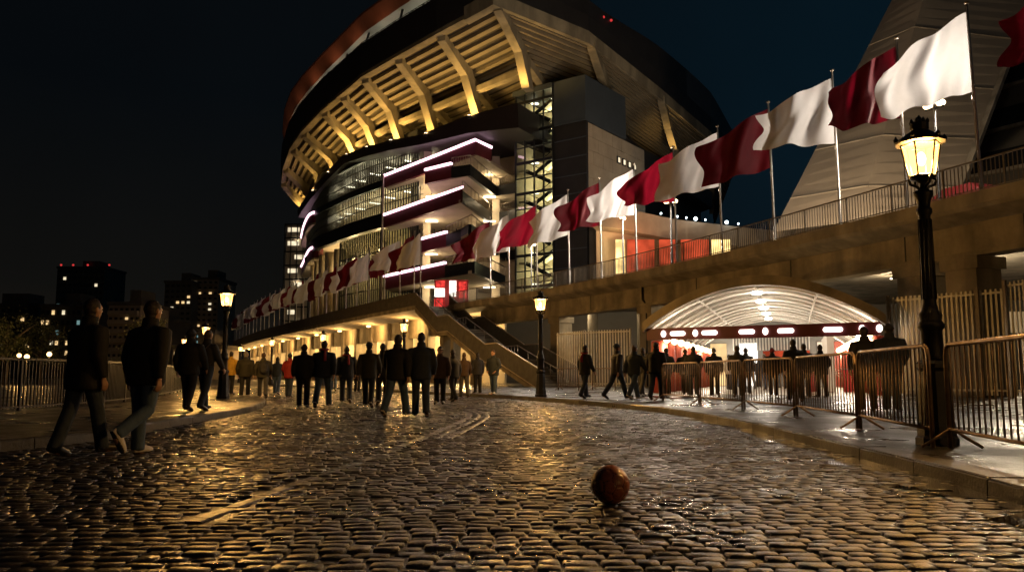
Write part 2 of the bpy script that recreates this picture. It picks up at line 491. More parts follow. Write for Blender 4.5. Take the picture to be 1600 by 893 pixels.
def cobbles():
    rng = np.random.default_rng(3)
    cx, cy_, hw, hd = [], [], [], []
    y = 1.6
    while y < 62:
        d = 0.118 + rng.uniform(-0.012, 0.016)
        if y > 26: d *= 1.25
        half = 0.72 * y + 3.2
        x = -half - rng.uniform(0, 0.2)
        while x < half:
            w = rng.uniform(0.115, 0.215)
            if y > 26: w *= 1.25
            cx.append(x + w / 2); cy_.append(y + d / 2); hw.append(w / 2); hd.append(d / 2)
            x += w
        y += d
    cx, cy_, hw, hd = map(np.array, (cx, cy_, hw, hd))
    wob = 0.06 * np.sin(cx * 0.9 + cy_ * 0.31) + 0.035 * np.sin(cx * 2.3 + 1.7) + 0.012 * np.sin(cx * 7.1 + cy_)
    cy2 = cy_ + wob
    keep = ~inside(cx, cy2, right_poly) & ~inside(cx, cy2, left_poly)
    dch = np.full(cx.shape, 9.0)
    for q in chan_xy: dch = np.minimum(dch, np.hypot(cx - q[0], cy2 - q[1]))
    keep &= dch > 0.12
    cx, cy2, hw, hd = cx[keep], cy2[keep], hw[keep], hd[keep]
    V, F, nv = [], [], 0
    for lo, hi, n in ((0, 16, 5), (16, 99, 4)):
        s = (cy2 >= lo) & (cy2 < hi)
        X, Y, W, D = cx[s], cy2[s], hw[s] - 0.0035, hd[s] - 0.004
        k = len(X)
        g = np.array([-1, -0.90, 0.0, 0.90, 1]) if n == 5 else np.array([-1, -0.84, 0.84, 1])
        hh = np.array([-0.014, -0.0012, 0.0, -0.0012, -0.014]) if n == 5 else np.array([-0.013, 0, 0, -0.013])
        gu, gv = np.meshgrid(g, g, indexing='ij')
        hz = np.minimum(hh[:, None], hh[None, :]) - (0.0008 * ((gu ** 2) + (gv ** 2)))
        rot = rng.uniform(-0.07, 0.07, k)
        tx, ty = rng.normal(0, 0.020, k), rng.normal(0, 0.030, k)
        zz = rng.normal(0, 0.0028, k) + 0.008 * np.sin(X * 0.8 + 0.5) * np.sin(Y * 0.55) - 0.006
        corner = 1 - 0.10 * (np.abs(gu) ** 3) * (np.abs(gv) ** 3)
        lx = (gu * corner)[None] * W[:, None, None] * (1 + rng.normal(0, 0.018, (k, n, n)))
        ly = (gv * corner)[None] * D[:, None, None] * (1 + rng.normal(0, 0.022, (k, n, n)))
        ca, sa = np.cos(rot)[:, None, None], np.sin(rot)[:, None, None]
        wx = X[:, None, None] + lx * ca - ly * sa
        wy = Y[:, None, None] + lx * sa + ly * ca
        worn = np.where(rng.random(k) < 0.06, -0.007, 0.0)[:, None, None]
        wz = worn + zz[:, None, None] + hz[None] + lx * tx[:, None, None] + ly * ty[:, None, None] + rng.normal(0, 0.0012, (k, n, n))
        V.append(np.stack([wx, wy, wz], -1).reshape(-1, 3))
        idx = np.arange(n * n).reshape(n, n)
        q = np.stack([idx[:-1, :-1], idx[1:, :-1], idx[1:, 1:], idx[:-1, 1:]], -1).reshape(-1, 4)
        F.append((q[None] + (np.arange(k) * n * n)[:, None, None] + nv).reshape(-1, 4))
        nv += k * n * n
    V, F = np.concatenate(V), np.concatenate(F)
    # bedding sheet under the stones
    b = np.array([(-60, -3, -0.019), (60, -3, -0.019), (60, 64, -0.019), (-60, 64, -0.019)], float)
    F = np.concatenate([F, np.array([[nv, nv + 1, nv + 2, nv + 3]])]); V = np.concatenate([V, b])
    me = bpy.data.meshes.new('road')
    me.vertices.add(len(V)); me.vertices.foreach_set('co', V.astype(np.float32).ravel())
    me.loops.add(F.size); me.loops.foreach_set('vertex_index', F.astype(np.int32).ravel())
    me.polygons.add(len(F)); me.polygons.foreach_set('loop_start', np.arange(0, F.size, 4, dtype=np.int32))
    me.polygons.foreach_set('loop_total', np.full(len(F), 4, np.int32))
    me.materials.append(M['cobble']); me.materials.append(M['mortar'])
    mi = np.zeros(len(F), np.int32); mi[-1] = 1
    me.polygons.foreach_set('material_index', mi)
    me.polygons.foreach_set('use_smooth', np.ones(len(F), bool))
    me.update(); me.validate()
    o = bpy.data.objects.new('road', me); COL.objects.link(o)
    tag(o, kind='structure')
cobbles()

# drainage channel of long smooth stones sweeping across the setts, with two arcs beside its far bend
def strip(pts, w, z, mi=0, gap=0.012, mb=None, ln=4):
    mb = mb or MB()
    for i in range(0, len(pts) - 1, ln):
        r = pts[i:min(i + ln, len(pts) - 1) + 1]
        if len(r) < 2: continue
        dz = random.uniform(-0.004, 0.004)
        nn = []
        for k in range(len(r)):
            d = (r[min(k + 1, len(r) - 1)] - r[max(k - 1, 0)]).normalized(); nn.append(Vector((-d.y, d.x, 0)))
        r = list(r); r[0] = lerp(r[0], r[1], 0.06); r[-1] = lerp(r[-1], r[-2], 0.06)
        prof = [(-w / 2, -0.03), (-w / 2, z - 0.008), (-w / 2 + 0.02, z), (w / 2 - 0.02, z), (w / 2, z - 0.008), (w / 2, -0.03)]
        mb.solid([[p + n * a + Vector((0, 0, b + dz)) for p, n in zip(r, nn)] for a, b in prof])
    return mb
mbc = strip(chan_s, 0.13, -0.006, ln=2)
for off in (0.22, 0.42):
    q = []
    for i in range(34, len(chan_s)):
        d = (chan_s[min(i + 1, len(chan_s) - 1)] - chan_s[i - 1]).normalized(); q.append(chan_s[i] + Vector((d.y, -d.x, 0)) * off)
    strip(q, 0.08, 0.002, mb=mbc, ln=3)
tag(struct('drainage_channel', mbc, M['channel']))

M['water'] = mat('puddle_water', (0.008, 0.007, 0.006), 0.05, var=0.2, nscale=2, bump=0.04, bscale=9)
kk_ = smooth_line([Vector((p.x, p.y, 0)) for p in kr[1:8]], 8)
mb = MB(); A_, B_ = [], []
for i, p in enumerate(kk_):
    d = (kk_[min(i + 1, len(kk_) - 1)] - kk_[max(i - 1, 0)]).normalized(); n = Vector((-d.y, d.x, 0))
    w = max(0.04, 0.30 + 0.22 * math.sin(i * 0.55) + 0.12 * math.sin(i * 1.7 + 1))
    A_.append(p + n * 0.02 + Vector((0, 0, -0.004))); B_.append(p + n * w + Vector((0, 0, -0.004)))
mb.loft([A_, B_]); struct('puddle', mb, M['water'])

# ================================================================== VIADUCT / RAISED CONCOURSE
DZ = 7.0
edgeR = [Vector((p[0], p[1], 0)) for p in ((26, 4), (20.4, 15), (16.4, 25.5), (12.2, 37.2), (7.7, 48), (2.2, 58.5), (-3.5, 68), (-5.8, 72.4))]
edgeR_s = smooth_line(edgeR, 8)
edgeL = [Vector((p[0], p[1], 0)) for p in ((-8.5, 71), (-16, 84.2), (-29.6, 109.5), (-45, 140), (-62, 178))]
edgeL_s = smooth_line(edgeL, 10)
def offset(line, d):
    o = []
    for i, p in enumerate(line):
        t = (line[min(i + 1, len(line) - 1)] - line[max(i - 1, 0)]).normalized()
        o.append(p + Vector((t.y, -t.x, 0)) * d)         # + d = towards the stadium
    return o
viaduct = thing('viaduct', (12, 37, 0), 'long curved concrete viaduct carrying the railed walkway past the stadium', 'viaduct')
mb = MB()
mb.poly([(p.x, p.y) for p in edgeR_s + edgeL_s] + [(-40, 190), (20, 130), (70, 90), (70, 4)], DZ - 0.30, DZ)
mb.build('deck', M['concrete'], viaduct)
mb = MB()
def sweep(mb, line, prof, mi=0):
    mb.solid([[p + Vector((0, 0, z)) for p in offset(line, d)] for d, z in prof], mi)
sweep(mb, edgeR_s, [(-0.10, DZ + 0.12), (-0.10, DZ - 0.32), (0.05, DZ - 0.45), (0.85, DZ - 0.72), (1.2, DZ - 0.72), (1.2, DZ - 0.305), (0.0, DZ - 0.305), (0.0, DZ + 0.004), (0.25, DZ + 0.004), (0.25, DZ + 0.12)])
mb.build('edge_beam', M['concrete'], viaduct)
mb = MB()
sweep(mb, edgeR_s[:-8], [(0.95, DZ - 0.725), (0.95, DZ - 1.72), (0.85, DZ - 1.74), (0.85, DZ - 1.9), (1.7, DZ - 1.9), (1.7, DZ - 0.725)])
mb.build('girder', M['girder'], viaduct)
def on_edge(line, px, z=DZ):
    best = None
    for a, b in zip(line, line[1:]):
        for k in range(20):
            q = lerp(a, b, k / 20)
            d = abs(800 + FPX * q.x / (q.y * _ct + (z - CAM_H) * _st) - px)
            if best is None or d < best[0]: best = (d, q, (b - a).normalized())
    return best[1], best[2]
# piers
def pier(px, w, d, dist=1.55, round_=False, z1=DZ - 1.9):
    q, t = on_edge(edgeR_s, px, 3)
    n = Vector((t.y, -t.x, 0)); c = q + n * dist
    m = MB()
    if round_: m.lathe([(w / 2, 0), (w / 2, z1 - 0.3), (w / 2 + 0.15, z1 - 0.1), (w / 2 + 0.15, z1)], 20, (c.x, c.y, 0))
    else:
        m.box((c.x, c.y, z1 / 2), (w, d, z1), math.atan2(t.y, t.x))
        m.box((c.x, c.y, z1 - 0.22), (w + 0.3, d + 0.2, 0.43), math.atan2(t.y, t.x))
    m.build('pier', M['girder'], viaduct)
    return c
pier(1474, 1.3, 1.2); pier(988, 1.25, 1.1); pier(849, 1.25, 1.1)
for px in (1540, 930, 868, 800): pier(px, 0.85, 0.85, 7.8, True, DZ - 0.31)
pier(1512, 1.05, 1.05, 5.0, True, DZ - 0.31)
pier(1395, 1.3, 1.2)
# railing on the viaduct edge
def railing(line, name, parent, z, h=1.08, step=0.16, m=M['rail'], post=2.4):
    mb = MB()
    sweepline = line
    L = 0.0; nxt = 0.0; pn = 0.0
    for a, b in zip(line, line[1:]):
        seg = (b - a).length; t = (b - a).normalized(); ang = math.atan2(t.y, t.x)
        while nxt <= L + seg:
            q = lerp(a, b, (nxt - L) / seg)
            if nxt >= pn:
                mb.box((q.x, q.y, z + h / 2 + 0.01), (0.06, 0.06, h + 0.02), ang); pn += post
            else:
                mb.box((q.x, q.y, z + h / 2), (0.026, 0.026, h - 0.1), ang)
            nxt += step
        za = a.z if a.z else 0; zb = b.z if b.z else 0
        mb.beam((a.x, a.y, z + h), (b.x, b.y, z + h), 0.06, 0.05)
        mb.beam((a.x, a.y, z + 0.09), (b.x, b.y, z + 0.09), 0.04, 0.035)
        L += seg
    return mb.build(name, m, parent)
railing(offset(edgeR_s, 0.07), 'railing', viaduct, DZ + 0.12)
for px in (1066, 1384, 905, 1570, 1210):
    q, t = on_edge(edgeR_s, px, DZ - 1.2); nn = Vector((t.y, -t.x, 0)); c = q + nn * 0.945
    mb = MB(); mb.box((c.x, c.y, DZ - 1.22), (0.05, 0.03, 0.98), math.atan2(t.y, t.x)); mb.build('movement_joint', M['frame'], viaduct)
# service pipe down the girder joint
q, t = on_edge(edgeR_s, 985, DZ - 1.2); nn = Vector((t.y, -t.x, 0))
mb = MB(); c = q + nn * 0.87
mb.tube([c + Vector((0, 0, DZ - 0.7)), c + Vector((0, 0, DZ - 1.5)) , c + nn * -0.02 + Vector((0.2, -0.1, DZ - 1.75)), c + Vector((0.22, -0.12, DZ - 2.4)), c + Vector((0.22, -0.12, 0.2))], 0.07, 8)
mb.build('downpipe', M['black'], viaduct)
# lights below the deck
def ceiling_lamp(px, Y, z, power, parent=viaduct, col=PALE, sz=0.35):
    x = (px - 800) / FPX * (Y * _ct + (z - CAM_H) * _st)
    m = MB(); m.lathe([(0.1, 0.14), (sz * 0.8, 0.1), (sz, 0.0)], 14, (x, Y, z - 0.05), 0)
    m.lathe([(sz * 0.92, -0.03), (sz * 0.92, -0.006)], 14, (x, Y, z - 0.05), 1)
    o = m.build('ceiling_lamp', [M['grey'], M['whitelight']], parent)
    lamp('bulb', 'POINT', (x, Y, z - 0.35), power, col, parent, 0.15)
for a in ((912, 56, 6.5, 260), (952, 54, 6.5, 260), (970, 57, 6.5, 200), (828, 64, 6.5, 200), (1590, 33, 6.5, 900), (1505, 40, 6.5, 700), (1440, 38, 6.5, 500), (890, 66, 6.5, 300), (1240, 60, 6.5, 200), (1400, 46, 6.5, 220)):
    ceiling_lamp(*a)
# rear wall under the concourse
rear = thing('retaining_wall', (12, 70, 0), 'dark retaining wall far back beneath the viaduct deck', 'wall')
mb = MB()
mb.poly([(-4, 80), (30, 66), (60, 55), (60.5, 56), (30.5, 67), (-4, 81)], 0, DZ - 0.31)
mb.build('wall', M['facade'], rear)
for px0, px1, Y, z0, z1, k in ((1492, 1640, 44, 3.3, 4.5, 'beige'), (1560, 1590, 43.8, 1.9, 2.9, 'shopwarm'), (1568, 1600, 43.7, 1.0, 1.6, 'shopred')):
    a, b = (px0 - 800) / FPX * Y, (px1 - 800) / FPX * Y
    mb = MB(); mb.box(((a + b) / 2, Y + 2, (z0 + z1) / 2), (b - a, 0.3, z1 - z0)); mb.build('lit_panel', M[k], rear)

# ================================================================== LEFT CONCOURSE BUILDING (under the flag row)
lc = thing('concourse_building', (-22, 96, 0), 'low concourse building with lit openings under the far flag row', 'building')
mb = MB()
sweep(mb, edgeL_s, [(-0.12, DZ + 0.02), (-0.12, DZ - 0.34), (4.0, DZ - 0.55), (4.0, DZ - 0.305), (0.0, DZ - 0.305), (0.0, DZ + 0.004), (0.2, DZ + 0.004), (0.2, DZ + 0.02)])
mb.build('eaves', M['concrete'], lc)
# slatted parapet
mb = MB()
pl = offset(edgeL_s, -0.02); L = 0; nxt = 0
for a, b in zip(pl, pl[1:]):
    seg = (b - a).length; t = (b - a).normalized(); ang = math.atan2(t.y, t.x)
    while nxt <= L + seg:
        q = lerp(a, b, (nxt - L) / seg); mb.box((q.x, q.y, DZ + 0.59), (0.30, 0.04, 1.12), ang); nxt += 0.36
    mb.beam((a.x, a.y, DZ + 1.18), (b.x, b.y, DZ + 1.18), 0.09, 0.06)
    mb.beam((a.x, a.y, DZ + 0.06), (b.x, b.y, DZ + 0.06), 0.07, 0.05)
    L += seg
mb.build('parapet', M['panelrail'], lc)
wall_line = offset(edgeL_s, 4.0)
mb = MB(); sweep(mb, edgeL_s, [(4.0, 0), (4.0, 2.3), (4.35, 2.3), (4.35, 0)]); mb.build('dado_wall', M['concrete'], lc)
mb = MB(); sweep(mb, edgeL_s, [(4.0, 4.6), (4.0, DZ - 0.56), (4.35, DZ - 0.56), (4.35, 4.6)]); mb.build('lintel', M['concrete'], lc)
mb = MB(); sweep(mb, edgeL_s, [(9.0, 0), (9.0, DZ - 0.31), (9.2, DZ - 0.31), (9.2, 0)]); mb.build('rear_wall', M['beige'], lc)
L = 0; nxt = 0.5; cnt = 0
for a, b in zip(wall_line, wall_line[1:]):
    seg = (b - a).length; t = (b - a).normalized(); ang = math.atan2(t.y, t.x); n = Vector((t.y, -t.x, 0))
    while nxt <= L + seg:
        q = lerp(a, b, (nxt - L) / seg) + n * 0.1
        mb = MB(); mb.box((q.x, q.y, (DZ - 0.5) / 2), (0.75, 0.75, DZ - 0.56), ang); mb.build('pillar', M['concrete'], lc)
        # fluorescent fitting on the sill of the bay
        s0 = q + t * 1.1 + n * 0.25; s1 = q + t * 4.2 + n * 0.25
        mb = MB(); mb.beam((s0.x, s0.y, 2.42), (s1.x, s1.y, 2.42), 0.18, 0.16); mb.build('strip_light', M['whitelight'] if cnt % 3 != 1 else M['farglow'], lc)
        if cnt % 2 == 0:
            p = q + t * 2.5 + n * 2.2; lamp('tube', 'POINT', (p.x, p.y, 4.6), 900, (1, 0.62, 0.22), lc, 0.4)
        else:
            p = q + t * 2.5 - n * 1.6; mb = MB(); mb.sph((p.x, p.y, DZ - 0.72), (0.28, 0.28, 0.12), 10, 6); mb.build('added_eaves_lamp', M['farglow'], lc)  # fitting added under the eaves to brighten the concourse wall
            lamp('added_eaves_bulb', 'POINT', (p.x, p.y, DZ - 1.3), 330, SODIUM, lc, 0.2)
        nxt += 5.6; cnt += 1
    L += seg

# ================================================================== STAIRCASE
st = thing('staircase', (-2, 58, 0), 'broad concrete staircase with slatted sides climbing to the raised walkway', 'staircase')
sd = Vector((0.453, -0.8915, 0)); sp = Vector((0.8915, 0.453, 0)); SW = 3.1
s_top = Vector((-8.5, 71, DZ))
def flight(p0, z0, z1, run, name='flight'):
    n = max(3, int(round((z0 - z1) / 0.175))); mb = MB()
    for i in range(n):
        za = z0 - (z0 - z1) * (i + 1) / n; zb = z0 - (z0 - z1) * i / n
        a = p0 + sd * (run * i / n); b = p0 + sd * (run * (i + 1) / n)
        zt = za
        vs = []
        for (q, zz) in ((a, zt), (b, zt), (b, max(za - 0.55, 0.0)), (a, max(zb - 0.55, 0.0))):
            vs.append((q.x, q.y, zz)); vs.append((q.x + sp.x * SW, q.y + sp.y * SW, zz))
        mb.add(vs, [(0, 2, 3, 1), (2, 4, 5, 3), (4, 6, 7, 5), (6, 0, 1, 7), (0, 6, 4, 2), (1, 3, 5, 7)])
        c = (a + b) / 2 + sp * SW / 2
        e0 = b + Vector((0, 0, 0)); mb.beam((b.x, b.y, zt + 0.004), (b.x + sp.x * SW, b.y + sp.y * SW, zt + 0.004), 0.05, 0.03, 1)
    mb.build(name, [M['concrete'], M['kerb']], st)
runs = [(0.0, 5.2, DZ, 4.6), (7.4, 7.2, 4.6, 2.0), (16.6, 6.2, 2.0, 0.0)]
for s0, run, za, zb in runs: flight(Vector((s_top.x, s_top.y, 0)) + sd * s0, za, zb, run)
for s0, ln, z in ((5.2, 2.2, 4.6), (14.6, 2.0, 2.0)):
    p = Vector((s_top.x, s_top.y, 0)) + sd * s0; q = p + sd * ln
    mb = MB(); mb.poly([(p.x, p.y), (q.x, q.y), (q.x + sp.x * SW, q.y + sp.y * SW), (p.x + sp.x * SW, p.y + sp.y * SW)], z - 0.5, z)
    mb.build('landing', M['concrete'], st)
prof = [(0, DZ), (5.2, 4.6), (7.4, 4.6), (14.6, 2.0), (16.6, 2.0), (22.8, 0.12)]
def zat(s):
    for (a, za), (b, zb) in zip(prof, prof[1:]):
        if s <= b: return za + (zb - za) * (s - a) / (b - a)
    return prof[-1][1]
for side, mname in ((-0.06, 'side_railing'), (SW + 0.06, 'side_railing')):
    mb = MB(); s = 0.0
    base = Vector((s_top.x, s_top.y, 0)) + sp * side
    while s < 22.8:
        q = base + sd * s; z = zat(s)
        mb.box((q.x, q.y, z + 0.42), (0.17, 0.03, 1.25), math.atan2(sd.y, sd.x)); s += 0.2
    for (a, za), (b, zb) in zip(prof, prof[1:]):
        p, q = base + sd * a, base + sd * b
        mb.beam((p.x, p.y, za + 1.1), (q.x, q.y, zb + 1.1), 0.08, 0.07, 1)
        mb.beam((p.x, p.y, za - 0.2), (q.x, q.y, zb - 0.2), 0.07, 0.06, 1)
        mb.beam((p.x, p.y, za - 0.42), (q.x, q.y, zb - 0.42), 0.14, 0.26, 2)
    mb.build(mname, [M['panelrail'], M['steel'], M['girder']], st)
mb = MB(); base = Vector((s_top.x, s_top.y, 0)) + sp * (SW / 2)
for (a, za), (b, zb) in zip(prof, prof[1:]):
    p, q = base + sd * a, base + sd * b
    mb.tube([(p.x, p.y, za + 0.95), (q.x, q.y, zb + 0.95)], 0.035, 6)
    for k in range(4):
        r = lerp(p, q, k / 4); z = za + (zb - za) * k / 4; mb.tube([(r.x, r.y, z), (r.x, r.y, z + 0.95)], 0.025, 6)
mb.build('handrail', M['steel'], st)
for s, h in ((3.0, 5.0), (9.5, 3.2)):
    q = Vector((s_top.x, s_top.y, 0)) + sd * s + sp * (SW / 2)
    mb = MB(); mb.box((q.x, q.y, h / 2), (0.7, 0.7, h), math.atan2(sd.y, sd.x)); mb.build('support', M['concrete'], st)

# ================================================================== STADIUM
sta = thing('stadium', (-5, 110, 0), 'huge oval football stadium with uplit raking ribs under its stand', 'stadium')
# knots along the rim, left to right: rim (px, py, Y), knee (px, py), column foot (px, py), band height, roof lip height, roof top height
KN = [((452, 304, 142), (470, 316), (486, 334), 3.2, 5.2, 7.2),
      ((441, 284, 131), (468, 304), (482, 330), 3.4, 6.2, 8.4),
      ((444, 262, 124), (479, 290), (488, 320), 3.6, 6.6, 9.0),
      ((455, 231, 117), (496, 265), (503, 300), 3.7, 6.2, 8.4),
      ((472, 206, 111), (516, 247), (528, 272), 3.8, 5.8, 7.8),
      ((504, 172, 104), (545, 214), (556, 245), 3.8, 5.6, 7.4),
      ((534, 147, 98), (574, 192), (587, 234), 3.7, 5.7, 7.4),
      ((567, 119, 92), (610, 169), (625, 224), 3.6, 5.8, 7.4),
      ((620, 88, 86), (661, 140), (679, 214), 3.6, 5.9, 7.4),
      ((686, 51, 80), (728, 109), (747, 187), 3.5, 5.9, 7.3),
      ((774, 3, 75), (812, 82), (824, 140), 3.2, 4.9, 5.6),
      ((922, 64, 84), (943, 130), (958, 178), 2.6, 3.4, 4.2),
      ((1032, 150, 97), (1044, 196), (1054, 236), 3.0, 4.8, 6.0),
      ((1112, 218, 112), (1112, 250), (1114, 275), 3.0, 5.0, 6.6),
      ((1150, 262, 128), (1140, 275), (1138, 300), 2.6, 4.0, 5.0)]
rim = [P(*k[0]) for k in KN]
knee = [P(k[1][0], k[1][1], k[0][2] + 6) for k in KN]
foot = [P(k[2][0], k[2][1], k[0][2] + 7) for k in KN]
hb = [k[3] for k in KN]; hl = [k[4] for k in KN]; ht = [k[5] for k in KN]
inw = []
for a, b in zip(rim, knee):
    d = Vector((b.x - a.x, b.y - a.y, 0)); inw.append(d.normalized())
def dens(pts, n=6):
    return [lerp(a, b, k / n) for a, b in zip(pts, pts[1:]) for k in range(n)] + [pts[-1]]
def dscal(v, n=6): return [p.x for p in smooth_line([Vector((a, 0, 0)) for a in v], n)]
# stand underside: a straight rake of precast steps hung below a slab coloured dark as shade in the gaps
inner = [r + i * 24 - Vector((0, 0, 5.4)) for r, i in zip(rim, inw)]
D_r, D_i = dens(rim), dens(inner)
mb = MB()
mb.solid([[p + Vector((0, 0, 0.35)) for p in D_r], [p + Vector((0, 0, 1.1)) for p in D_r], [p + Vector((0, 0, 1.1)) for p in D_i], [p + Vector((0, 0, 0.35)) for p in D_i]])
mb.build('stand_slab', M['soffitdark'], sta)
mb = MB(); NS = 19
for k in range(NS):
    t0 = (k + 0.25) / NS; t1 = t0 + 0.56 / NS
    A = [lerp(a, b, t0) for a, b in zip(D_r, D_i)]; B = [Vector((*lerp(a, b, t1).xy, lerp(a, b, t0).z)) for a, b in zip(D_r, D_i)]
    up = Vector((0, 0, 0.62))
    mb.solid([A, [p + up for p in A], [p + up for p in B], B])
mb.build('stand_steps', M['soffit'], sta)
# pale edge line + black rim band
mb = MB()
D_in = [Vector((b.x - a.x, b.y - a.y, 0)).normalized() for a, b in zip(D_r, D_i)]
mb.solid([[p - n * 0.35 + Vector((0, 0, -0.25)) for p, n in zip(D_r, D_in)], [p - n * 0.35 + Vector((0, 0, 0.15)) for p, n in zip(D_r, D_in)],
          [p + n * 0.5 + Vector((0, 0, 0.15)) for p, n in zip(D_r, D_in)], [p + n * 0.5 + Vector((0, 0, -0.25)) for p, n in zip(D_r, D_in)]])
mb.build('rim_edge', M['raker'], sta)
iA = 10 * 6
mb = MB()
rr, nn = D_r[iA - 3:], D_in[iA - 3:]
mb.solid([[p - n * 0.5 + Vector((0, 0, -0.5)) for p, n in zip(rr, nn)], [p - n * 0.6 + Vector((0, 0, 0.9)) for p, n in zip(rr, nn)],
          [p + n * 0.6 + Vector((0, 0, 0.9)) for p, n in zip(rr, nn)], [p + n * 0.6 + Vector((0, 0, -0.5)) for p, n in zip(rr, nn)]])
mb.build('rim_beam', M['raker'], sta)
D_hb, D_hl, D_ht = dscal(hb), dscal(hl), dscal(ht)
mb = MB()
mb.solid([[p - n * 0.45 + Vector((0, 0, 0.16)) for p, n in zip(D_r, D_in)], [p - n * 0.75 + Vector((0, 0, h)) for p, n, h in zip(D_r, D_in, D_hb)],
          [p - n * 0.3 + Vector((0, 0, h)) for p, n, h in zip(D_r, D_in, D_hb)], [p + n * 0.2 + Vector((0, 0, 0.16)) for p, n in zip(D_r, D_in)]])
mb.build('rim_band', M['cladding'], sta)
# roof: red lip, grey lining going in, dark top
nA = iA + 2
lip_t = [p - n * 0.5 + Vector((0, 0, h)) for p, n, h in zip(D_r, D_in, D_ht)]
lip_b = [p + n * 0.5 + Vector((0, 0, h)) for p, n, h in zip(D_r, D_in, D_hl)]
in_b = [p + n * 16 + Vector((0, 0, h + 0.6)) for p, n, h in zip(D_r, D_in, D_hl)]
in_t = [p + n * 16 + Vector((0, 0, h + 3.0)) for p, n, h in zip(D_r, D_in, D_hl)]
mb = MB(); mb.loft([lip_t[:nA], lip_b[:nA]]); mb.loft([[p + Vector((0, 0, 0.3)) for p in lip_t[:nA]], lip_t[:nA]]); mb.build('roof_lip', M['roofred'], sta)
mb = MB(); mb.loft([lip_b, in_b]); mb.build('roof_lining', M['roofgrey'], sta)
mb = MB(); mb.loft([[p + Vector((0, 0, 0.3)) for p in lip_t], in_t]); mb.loft([in_b, in_t]); mb.build('roof', M['cladding'], sta)
# right-hand flank: dark cladding from the rim beam up to the roof, slate panel at its end
mb = MB()
a0 = nA - 2
band_t = [p - n * 0.74 + Vector((0, 0, h)) for p, n, h in zip(D_r, D_in, D_hb)]
top = [p + Vector((0, 0, 0.3)) for p in lip_t]
cut = len(D_r) - 9
mb.loft([band_t[a0:cut], top[a0:cut]], 0)
mb.loft([band_t[cut - 1:], top[cut - 1:]], 1)
mb.build('side_cladding', [M['cladding'], M['cladblue']], sta)
# posts between rim band and roof lip, gallery rail
for i in (1, 2, 3, 4, 5, 6, 7, 8, 9):
    p = rim[i] + inw[i] * 0.2
    mb = MB(); mb.tube([p + Vector((0, 0, hb[i] - 0.05)), p + inw[i] * 1.0 + Vector((0, 0, hl[i] + 0.1))], 0.14, 8); mb.build('roof_post', M['frame'], sta)
mb = MB(); gl_ = [p - n * 0.3 + Vector((0, 0, h + 0.45)) for p, n, h in zip(D_r, D_in, D_hb)][:iA]
for a, b in zip(gl_, gl_[1:]):
    mb.tube([a, b], 0.05, 5)
    for t in (0, 0.5): q = lerp(a, b, t); mb.tube([q - Vector((0, 0, 0.5)), q], 0.035, 5)
mb.build('gallery_rail', M['frame'], sta)
for i, t in ((2, 0.5), (4, 0.6), (5, 0.5), (6, 0.6), (7, 0.55), (8, 0.4), (9, 0.5)):
    p = lerp(rim[i], rim[i + 1], t) + inw[i] * 1.3; h = lerp(hb[i], hb[i + 1], t)
    mb = MB(); mb.sph((p.x, p.y, p.z + h + 0.5), 0.22, 10, 6); mb.build('gallery_lamp', M['whitelight'], sta)
    lamp('gallery_bulb', 'POINT', (p.x + inw[i].x * 3, p.y + inw[i].y * 3, p.z + h + 0.2), 75, (1, 0.92, 0.70), sta, 0.3)
# a warm uplight line along the lip
for i in range(1, 10):
    p = lerp(rim[i], rim[i + 1], 0.5) - inw[i] * 0.9; h = lerp(hb[i], hb[i + 1], 0.5)
    lamp('lip_light', 'SPOT', (p.x, p.y, p.z + h + 0.1), 44, (1.0, 0.56, 0.32), sta, 0.2, aim=(p.x - inw[i].x * 0.6, p.y - inw[i].y * 0.6, p.z + h + 4), spot=R(150))
mb = MB()
for p in (P(943, 27, 86), P(955, 32, 87)): mb.sph(p, 0.16, 8, 6)
mb.build('roof_beacon', M['redlight'], sta)
